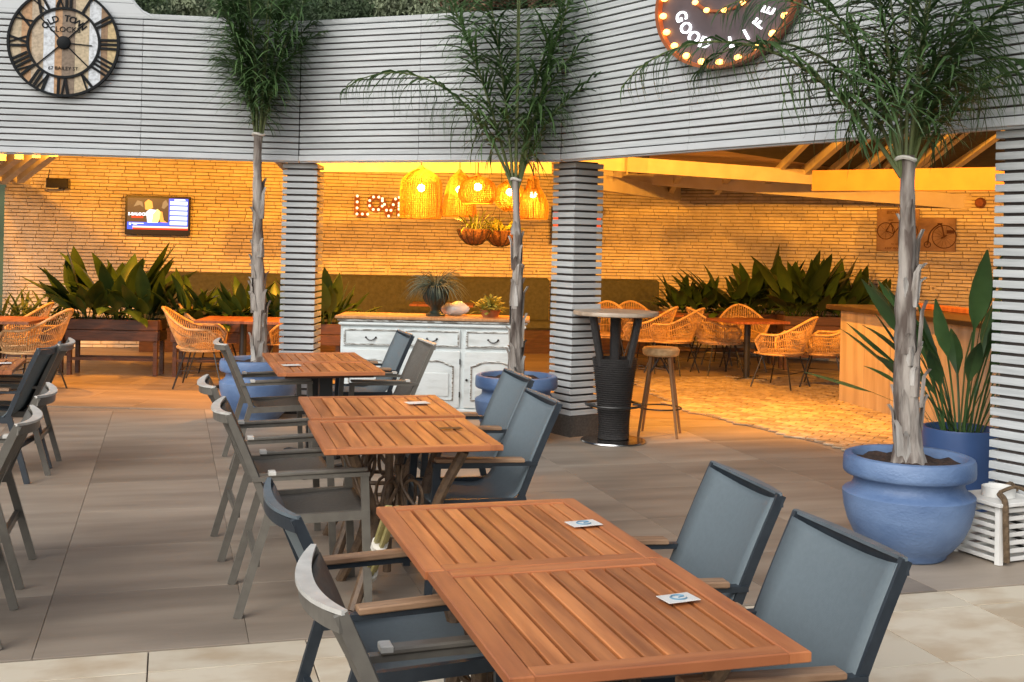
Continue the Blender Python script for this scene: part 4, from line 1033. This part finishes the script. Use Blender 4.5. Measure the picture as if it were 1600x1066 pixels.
# ============================================================ SIGNS, CLOCK, SCREENS ON WALLS
# round clock on the first fascia
def on_fascia(px,py,A,t):
    n=Vector((t.y,-t.x,0)); u,v=uv(px,py); d=Vector((u/FPX,1,-v/FPX)); o=Vector((A.x,A.y,CAMH)); c=Vector((0,0,CAMH))
    k=(Vector((A.x,A.y,0)).dot(n))/(Vector((d.x,d.y,0)).dot(n)); return c+d*k,n
def clock():
    c,n=on_fascia(101,68,A0,tA); Rr=.487
    e=bpy.data.objects.new('wall_clock',None); COL.objects.link(e); e.matrix_world=plane_M(c+n*.016,tA,n); tag(e,'large round plank-faced clock with black roman numerals on the fascia','clock')
    cuts=[(-1,-.75,0),(-.75,-.57,1),(-.57,-.36,5),(-.36,-.16,2),(-.16,-.03,1),(-.03,.2,4),(.2,.45,0),(.45,.66,2),(.66,.78,3),(.78,1,6)]
    for a,b,k in cuts:
        N=8; xs=[a+(b-a)*i/N for i in range(N+1)]; f=lambda x:math.sqrt(max(0,.985**2-x*x))
        poly=[(x*Rr,-f(x)*Rr) for x in xs]+[(x*Rr,f(x)*Rr) for x in reversed(xs)]
        poly=[(x+(.0008 if x==a*Rr else 0),y) for x,y in poly]
        MB().prism(poly,0,.014+random.uniform(0,.002)).build('plank','plank_%d'%k,e)
    def ring(r0,r1,z0,z1,nm):
        m=MB(); m.lathe([(r0,z0),(r1,z0),(r1,z1),(r0,z1),(r0,z0)],72); m.build(nm,'clock_black',e,True)
    ring(.955*Rr,1.0*Rr,.0,.034,'outer_ring'); ring(.615*Rr,.66*Rr,.012,.03,'inner_ring')
    num=['XII','I','II','III','IIII','V','VI','VII','VIII','IX','X','XI']
    for h,s_ in enumerate(num):
        th=PI/2-h*PI/6; m=MB(); wdt={'I':.075,'V':.15,'X':.15}; tot=sum(wdt[q] for q in s_); x=-tot/2
        Mx=Matrix.Rotation(th-PI/2,3,'Z')
        def bar(xa,xb,w_=.034): # radial bar from inner (xa) to outer (xb), local x offsets
            pa=Mx@Vector((xa*Rr,.655*Rr,.022)); pb=Mx@Vector((xb*Rr,.96*Rr,.022)); m.beam(pa,pb,w_*Rr,.012)
        for q in s_:
            cxx=x+wdt[q]/2
            if q=='I': bar(cxx,cxx*1.1,.045)
            if q=='V': bar(cxx,cxx-.055,.05); bar(cxx,cxx+.055,.028)
            if q=='X': bar(cxx-.055,cxx+.055,.045); bar(cxx+.055,cxx-.055,.026)
            x+=wdt[q]
        m.build('numeral','clock_black',e)
    for th,l0,l1,nm in((45,.11,.62,'spoke'),(133,.11,.62,'spoke'),(222,.11,.62,'spoke'),(316,.11,.62,'spoke'),(-4,.1,.51,'clock_hand')):
        a=R(th); MB().beam((math.cos(a)*l0*Rr,math.sin(a)*l0*Rr,.024),(math.cos(a)*l1*Rr,math.sin(a)*l1*Rr,.024),.011 if nm=='spoke' else .009,.006).build(nm,'clock_black',e)
    m=MB().lathe([(.001,.04),(.10*Rr,.04),(.12*Rr,.034),(.125*Rr,.016)],28); m.build('hub','clock_black',e,True)
    # curved heading
    s_='OLD TOWN'
    for i,chh in enumerate(s_):
        if chh==' ': continue
        th=R(90-(i-3.5)*13.2); r=.45*Rr; me=text_mesh(chh,.08,.001,'clock_black',bold=.002)
        o=obj('letter',me,e); o.matrix_local=Matrix.Translation((r*math.cos(th),r*math.sin(th)-.0,.019))@Matrix.Rotation(th-PI/2,4,'Z')
    o=obj('lettering',text_mesh('CLOCKS',.07,.001,'clock_black'),e); o.location=(.01,.118,.019)
    o=obj('lettering',text_mesh('67 BAILEY ST',.046,.001,'clock_black'),e); o.location=(0,-.232,.019)
clock()
def round_sign():
    c,n=on_fascia(1143,-2,C0,tC); Rr=.50
    e=bpy.data.objects.new('marquee_sign',None); COL.objects.link(e); e.matrix_world=plane_M(c+n*.02,tC,n)@Matrix.Diagonal((1.4,1,1,1)); tag(e,'round marquee sign with orange bulbs and white lettering behind palm fronds','sign')
    MB().lathe([(.001,.0),(Rr,.0),(Rr,.03),(.001,.03)],56).build('back_plate','sign_back',e,True)
    MB().lathe([(Rr*.955,.03),(Rr*.955,.075),(Rr,.075),(Rr,.0)],56).build('rim','sign_rim',e,True)
    for k in range(22):
        a=2*PI*(k+.3)/22; MB().sphere((math.cos(a)*Rr*.91,math.sin(a)*Rr*.91,.05),.023,8,6).build('bulb','bulb_sign',e,True)
    # inner lit outline: a steaming cup bowl shape
    pts=[(-.55,.30),(-.42,.02),(-.25,-.13),(0,-.18),(.25,-.13),(.42,.02),(.55,.30)]
    sp=smoothpts([(x*Rr,y*Rr,.036) for x,y in pts],4); MB().tube(sp,.012,6).build('inner_outline','sign_rim',e,True)
    for i in range(0,len(sp),4):
        MB().sphere((sp[i].x,sp[i].y,.05),.019,8,6).build('bulb','bulb_sign',e,True)
    s_='GOOD LIFE'
    for i,chh in enumerate(s_):
        if chh==' ': continue
        th=R(-90+(i-4)*17.5-8); r=.66*Rr
        o=obj('letter',text_mesh(chh,.115,.006,'letter_white'),e); o.matrix_local=Matrix.Translation((r*math.cos(th),r*math.sin(th),.04))@Matrix.Rotation(th+PI/2,4,'Z')
round_sign()
def wall_pt(px,py,left=True,off=.05):
    a=Vector((WL0.x,WL0.y,0)) if left else Vector((WC.x,WC.y,0)); b=Vector((WC.x,WC.y,0)) if left else Vector((WR.x,WR.y,0))
    t=(b-a).normalized(); n=Vector((t.y,-t.x,0)); n=n if n.y<0 else -n
    u,v=uv(px,py); d=Vector((u/FPX,1,-v/FPX)); k=((a+n*off).dot(n))/(d.x*n.x+d.y*n.y); return Vector((0,0,CAMH))+d*k,t,n
def wall_frame(name,px,py,label,cat,left=True,off=.05):
    c,t,n=wall_pt(px,py,left,off); e=bpy.data.objects.new(name,None); COL.objects.link(e); e.matrix_world=plane_M(c,t,n); tag(e,label,cat); return e,c.y/FPX
# LOVE letters with bulbs
e,s=wall_frame('letter_sign',592,322,'red metal LOVE letters dotted with lit bulbs on the brick wall','sign',True,.02)
def letter_block(ch,cx,cy,h,strokes,wd=.62):
    m=MB(); bl=[]
    for (x0,y0,x1,y1) in strokes:
        m.beam((cx+x0*h,cy+y0*h,.03),(cx+x1*h,cy+y1*h,.03),.25*h,.06,(0,0,1))
        k=max(2,int(math.hypot(x1-x0,y1-y0)/.24)+1)
        for i in range(k): f=(i+.0)/(k-1) if k>1 else 0; bl.append((cx+(x0+(x1-x0)*f)*h,cy+(y0+(y1-y0)*f)*h))
    o=m.build('letter','love_sign',e)
    seen=[]
    for x,y in bl:
        if all(math.hypot(x-a,y-b)>.13*h for a,b in seen): seen.append((x,y)); MB().sphere((x,y,.066),.020,8,6).build('bulb','bulb_warm',o,True)
h=32*s
letter_block('L',-27*s,0,h,[(-.22,.45,-.22,-.42),(-.22,-.42,.3,-.42)])
octs=[(.33*math.cos(a),.33*math.sin(a)+.12) for a in [i*PI/4+PI/8 for i in range(9)]]
letter_block('O',-5*s,0,h,[(octs[i][0],octs[i][1],octs[i+1][0],octs[i+1][1]) for i in range(8)])
letter_block('V',15*s,-2*s,h,[(-.32,.42,.0,-.42),(.0,-.42,.32,.42)])
letter_block('E',38*s,0,h,[(-.22,.44,-.22,-.42),(-.22,-.42,.25,-.42),(-.22,.02,.15,.02),(-.22,.44,.25,.44)])
# televisions
def tv(px,py,wpx,hpx,label,left=True,full=True):
    e,s=wall_frame('television',px,py,label,'television',left,.10); W,H=wpx*s,hpx*s
    MB().bbox((0,0,0),(W,H,.06),.006).build('casing','tv_black',e)
    MB().box((0,0,-.05),(W*.4,H*.4,.05)).build('bracket','tv_black',e)
    def rect(x0,y0,x1,y1,m,z=.0312,nm='screen_patch',par=e): # fractions of screen, origin top-left
        sw,sh=W*.93,H*.80; X0=-sw/2+x0*sw; X1=-sw/2+x1*sw; Y0=H*.44-y0*sh; Y1=H*.44-y1*sh
        return MB().add([(X0,Y1,z),(X1,Y1,z),(X1,Y0,z),(X0,Y0,z)],[(0,1,2,3)]).build(nm,m,par)
    sc=rect(0,0,1,1,'scr_dark',.0310,'screen')
    if full:
        rect(0,.77,.69,.89,'scr_blue',.0316); rect(0,.89,.09,1,'scr_blue',.0316); rect(.09,.895,1,.945,'scr_cream',.0316); rect(.09,.945,1,1,'scr_red',.0316)
        rect(.68,0,1,.88,'scr_blue',.0314)
        for k in range(5): rect(.70,.09+k*.16,.985,.20+k*.16,'scr_white',.0318)
        rect(.77,.02,.95,.06,'scr_white',.0318)
        sw,sh=W*.93,H*.80
        def blob(pts,m,z): MB().add([(-sw/2+x*sw,H*.44-y*sh,z) for x,y in pts],[tuple(range(len(pts)))]).build('screen_patch',m,e)
        blob([(.33,.78),(.31,.45),(.36,.36),(.50,.38),(.52,.60),(.48,.78)],'scr_white',.0316)
        blob([(.40,.78),(.42,.50),(.49,.34),(.54,.42),(.53,.66),(.50,.78)],'scr_yellow',.0318)
        blob([(.29,.36),(.28,.14),(.34,.04),(.40,.10),(.42,.30),(.36,.40)],'scr_orange',.0316)
        blob([(.56,.30),(.58,.12),(.63,.04),(.67,.20),(.60,.34)],'scr_tan',.0316)
        blob([(.10,.28),(.16,.08),(.24,.12),(.26,.30),(.20,.22)],'scr_tan',.0316)
        blob([(.52,.44),(.57,.42),(.60,.70),(.66,.78),(.54,.76)],'scr_orange',.0316)
        rect(.07,.58,.26,.64,'scr_red',.0318)
        o=obj('lettering',text_mesh('S-BALOCK',H*.10,.0005,'scr_white',bold=.002),e); o.location=(-sw/2+.17*sw,H*.44-.52*sh,.033)
        rect(.03,.80,.06,.86,'scr_white',.0318); rect(.07,.80,.27,.82,'scr_white',.0318); rect(.10,.83,.16,.85,'scr_white',.0318)
    else:
        rect(0,.1,1,.6,'scr_red',.0316); rect(.1,.2,.9,.35,'scr_white',.0318)
tv(247,337,98,61,'wall television showing a programme with blue and red banners')
tv(901,353,82,57,'second television mostly hidden behind the middle column',True,False)
# wall spotlight box at the left
e,s=wall_frame('wall_speaker',91,287,'small dark box fixed high on the brick wall at left','speaker',True,.16)
MB().bbox((0,0,0),(33*s,15*s,.16),.008).build('box','tv_black',e); MB().box((-.05,0,-.12),(.05,.06,.1)).build('bracket','tv_black',e); MB().tube(smoothpts([(-.15,.0,.05),(-.17,-.06,.06),(-.08,-.075,.085),(.02,-.07,.085)],4),.008,5).build('cable','tie',e); MB().tube(smoothpts([(-.13,.2,-.06),(-.14,.12,-.04),(-.14,.05,.0)],4),.007,5).build('cable','black_metal',e)
e,s=wall_frame('wall_speaker',1531,317,'small brown lamp head on the right brick wall under the beam','speaker',False,.1)
MB().lathe([(.001,.05),(.05,.04),(.075,-.05),(.06,-.07),(.001,-.07)],16).build('head','love_sign',e,True)
for px_,py_,lf,lb in((606,424,True,'left end of the long bench'),(838,424,True,'right end of the long bench'),(1033,427,False,'corner bench end'),(1458,451,False,'bicycle boards')):
    e,s=wall_frame('wall_socket',px_,py_,'pale square wall socket near the %s'%lb,'socket',lf,.018); MB().bbox((0,0,0),(.085,.085,.014),.004).build('plate','brick',e); MB().lathe([(.001,.008),(.02,.008),(.022,.0)],14).build('outlet','mortar',e)
# bicycle picture boards
def wheel(m,cx,cy,r,sp=8,z=.018,th=.006):
    m.tube([(cx+r*math.cos(a/28*2*PI),cy+r*math.sin(a/28*2*PI),z) for a in range(28)],th,5,True)
    for k in range(sp): a=2*PI*k/sp; m.tube([(cx,cy,z),(cx+r*math.cos(a),cy+r*math.sin(a),z)],.0016,3)
e,s=wall_frame('picture_board',1403,360,'pinkish wooden picture board with a bicycle, behind the palm trunk','picture',False,.04)
W,H=64*s,66*s; MB().bbox((0,0,0),(W,H,.03),.003).build('panel','board_pink',e)
m=MB(); wheel(m,-W*.28,-H*.02,W*.2); wheel(m,W*.26,-H*.02,W*.2)
for a,b in(((-.28,-.02),(-.1,-.08)),((-.1,-.08),(.12,.18)),((.12,.18),(-.16,.18)),((-.16,.18),(-.1,-.08)),((-.28,-.02),(-.16,.18)),((.26,-.02),(.12,.24)),((.12,.24),(.2,.27)),((-.22,.24),(-.12,.24))): m.tube([(a[0]*W,a[1]*H,.018),(b[0]*W,b[1]*H,.018)],.006,5)
m.build('bicycle_drawing','board_ink',e)
for s_,y,sz in(('BICYCLE',.42,.15),('TO KEEP',-.33,.07),('KEEP MOVING',-.43,.1)):
    o=obj('lettering',text_mesh(s_,sz*H*.75,.001,'board_ink'),e); o.location=(-W*.05,y*H,.0165)
e,s=wall_frame('picture_board',1464,367,'pinkish wooden picture board with a high-wheel bicycle','picture',False,.04)
W,H=56*s,52*s; MB().bbox((0,0,0),(W,H,.05),.003).build('panel','board_pink',e)
m=MB(); wheel(m,W*.2,-H*.06,H*.34,14,.028); wheel(m,-W*.24,-H*.30,H*.09,6,.028)
m.tube(smoothpts([(-W*.24,-H*.30,.028),(-W*.18,H*.05,.028),(0,H*.27,.028),(W*.12,H*.29,.028),(W*.2,-H*.06,.028)],5),.009,5)
m.tube([(W*.02,H*.33,.028),(W*.14,H*.33,.028)],.012,5); m.tube([(W*.12,-H*.1,.028),(W*.26,-H*.02,.028)],.01,5); m.box((W*.36,H*.09,.028),(W*.2,H*.1,.006)); m.build('bicycle_drawing','board_ink',e)

# ============================================================ HILLSIDE AND TREES BEHIND
m=MB(); NX,NY=40,14
for j in range(NY+1):
    for i in range(NX+1):
        x=-60+120*i/NX; y=26+70*j/NY; k=j/NY; m.v.append((x,y,-.5+22*k**.8+math.sin(x*.13+1)*1.2*k+math.sin(x*.31+y*.2)*.5*k))
for j in range(NY):
    for i in range(NX): a=j*(NX+1)+i; m.f.append((a,a+1,a+NX+2,a+NX+1))
struct(m.build('hillside','hill',None,True))
def crown_mesh(mname,seed,h,wd,nl=420,ls=.075):
    rn=random.Random(seed); m=MB(); cl=[]
    for i in range(16):
        a=rn.uniform(0,2*PI); r=wd*.6*math.sqrt(rn.random()); z=h*(.35+.55*rn.random()); cl.append((r*math.cos(a),r*math.sin(a),z,wd*rn.uniform(.22,.42)))
    for cx,cy,cz,cr in cl:
        for k in range(nl):
            u=rn.uniform(-1,1); a=rn.uniform(0,2*PI); q=math.sqrt(1-u*u); rr=cr*rn.uniform(.65,1.08); p=Vector((cx+rr*q*math.cos(a),cy+rr*q*math.sin(a),cz+rr*u*.85)); s_=rn.uniform(.6,1.3)*ls
            M=Euler((rn.uniform(0,6),rn.uniform(0,6),rn.uniform(0,6))).to_matrix(); m.add([p+M@Vector((-s_,-s_*.45,0)),p+M@Vector((s_,-s_*.3,.05)),p+M@Vector((s_*.8,s_*.45,0)),p+M@Vector((-s_*.7,s_*.4,.04))],[(0,1,2,3)])
    return m.mesh('crown',mname)
CR=[(crown_mesh('tree_olive',1,4.2,1.9),'round grey green olive tree'),(crown_mesh('tree_dark',2,6.5,2.2),'tall dark evergreen tree'),(crown_mesh('tree_rust',3,3.8,1.8),'rust brown leafed tree'),(crown_mesh('tree_mid',4,5,2.2),'mid green bushy tree')]
TK=MB().tube([(0,0,0),(.1,.05,1.5),(.0,.1,3)],[.16,.12,.06],7); 
for a in(0,2,4): TK.tube([(.05,.05,1.6),(math.cos(a)*.7,math.sin(a)*.7,2.9)],[.07,.03],5)
TKM=TK.mesh('trunk','trunk_far'); rn=random.Random(12)
def hz(x,y):
    k=max(0,(y-26)/70); return -.5+22*k**.8+math.sin(x*.13+1)*1.2*k+math.sin(x*.31+y*.2)*.5*k
nth=['first','second','third','fourth','fifth','sixth','seventh','eighth','ninth','tenth','eleventh','twelfth']
for i,ci in enumerate((3,1,0,3,1,0,0,2,1,2,0,1)):
    x=-12.2+i*1.62; y=34+rn.uniform(-1.2,1.2); me,lab=CR[ci]; sc=(.95,1.0,1.15,.9)[ci]*rn.uniform(.95,1.15)
    t=thing('hill_tree','%s, %s tree from the left above the fascia'%(lab,nth[i]),'tree',(x,y,hz(x,y)+(1.9,.2,2.2,1.2)[ci]-.2),rn.uniform(0,6),'trees on the hill'); t.scale=(sc,)*3; obj('trunk',MB().tube([(0,0,-2.2),(.1,.05,1.5),(0,.1,3)],[.17,.12,.06],7).mesh('trunk','trunk_far'),t); obj('crown',me,t)
LOWCR=[crown_mesh('tree_dark',12,6.5,2.2,170,.12),crown_mesh('tree_mid',14,5,2.2,170,.12)]
wood=MB()
for (y,n,x0,x1) in ((40,20,-14,14),(47,22,-16,16),(56,22,-19,19)):
    for i in range(n):
        x=x0+(x1-x0)*(i+rn.uniform(.1,.9))/n; yy=y+rn.uniform(-2,2); z=hz(x,yy); sc=rn.uniform(.9,1.4)
        src=LOWCR[rn.choice((0,0,1,1))]; M=Matrix.Translation((x,yy,z))@Matrix.Rotation(rn.uniform(0,6),4,'Z')@Matrix.Scale(sc,4); b=len(wood.v)
        wood.v+=[tuple(M@v.co) for v in src.vertices]; wood.f+=[tuple(b+q for q in p.vertices) for p in src.polygons]
o=wood.build('distant_wood','tree_mid'); o['kind']='stuff'; o['label']='mass of trees covering the hill behind the nearer trees'; o['category']='wood'
S.render.engine='CYCLES'
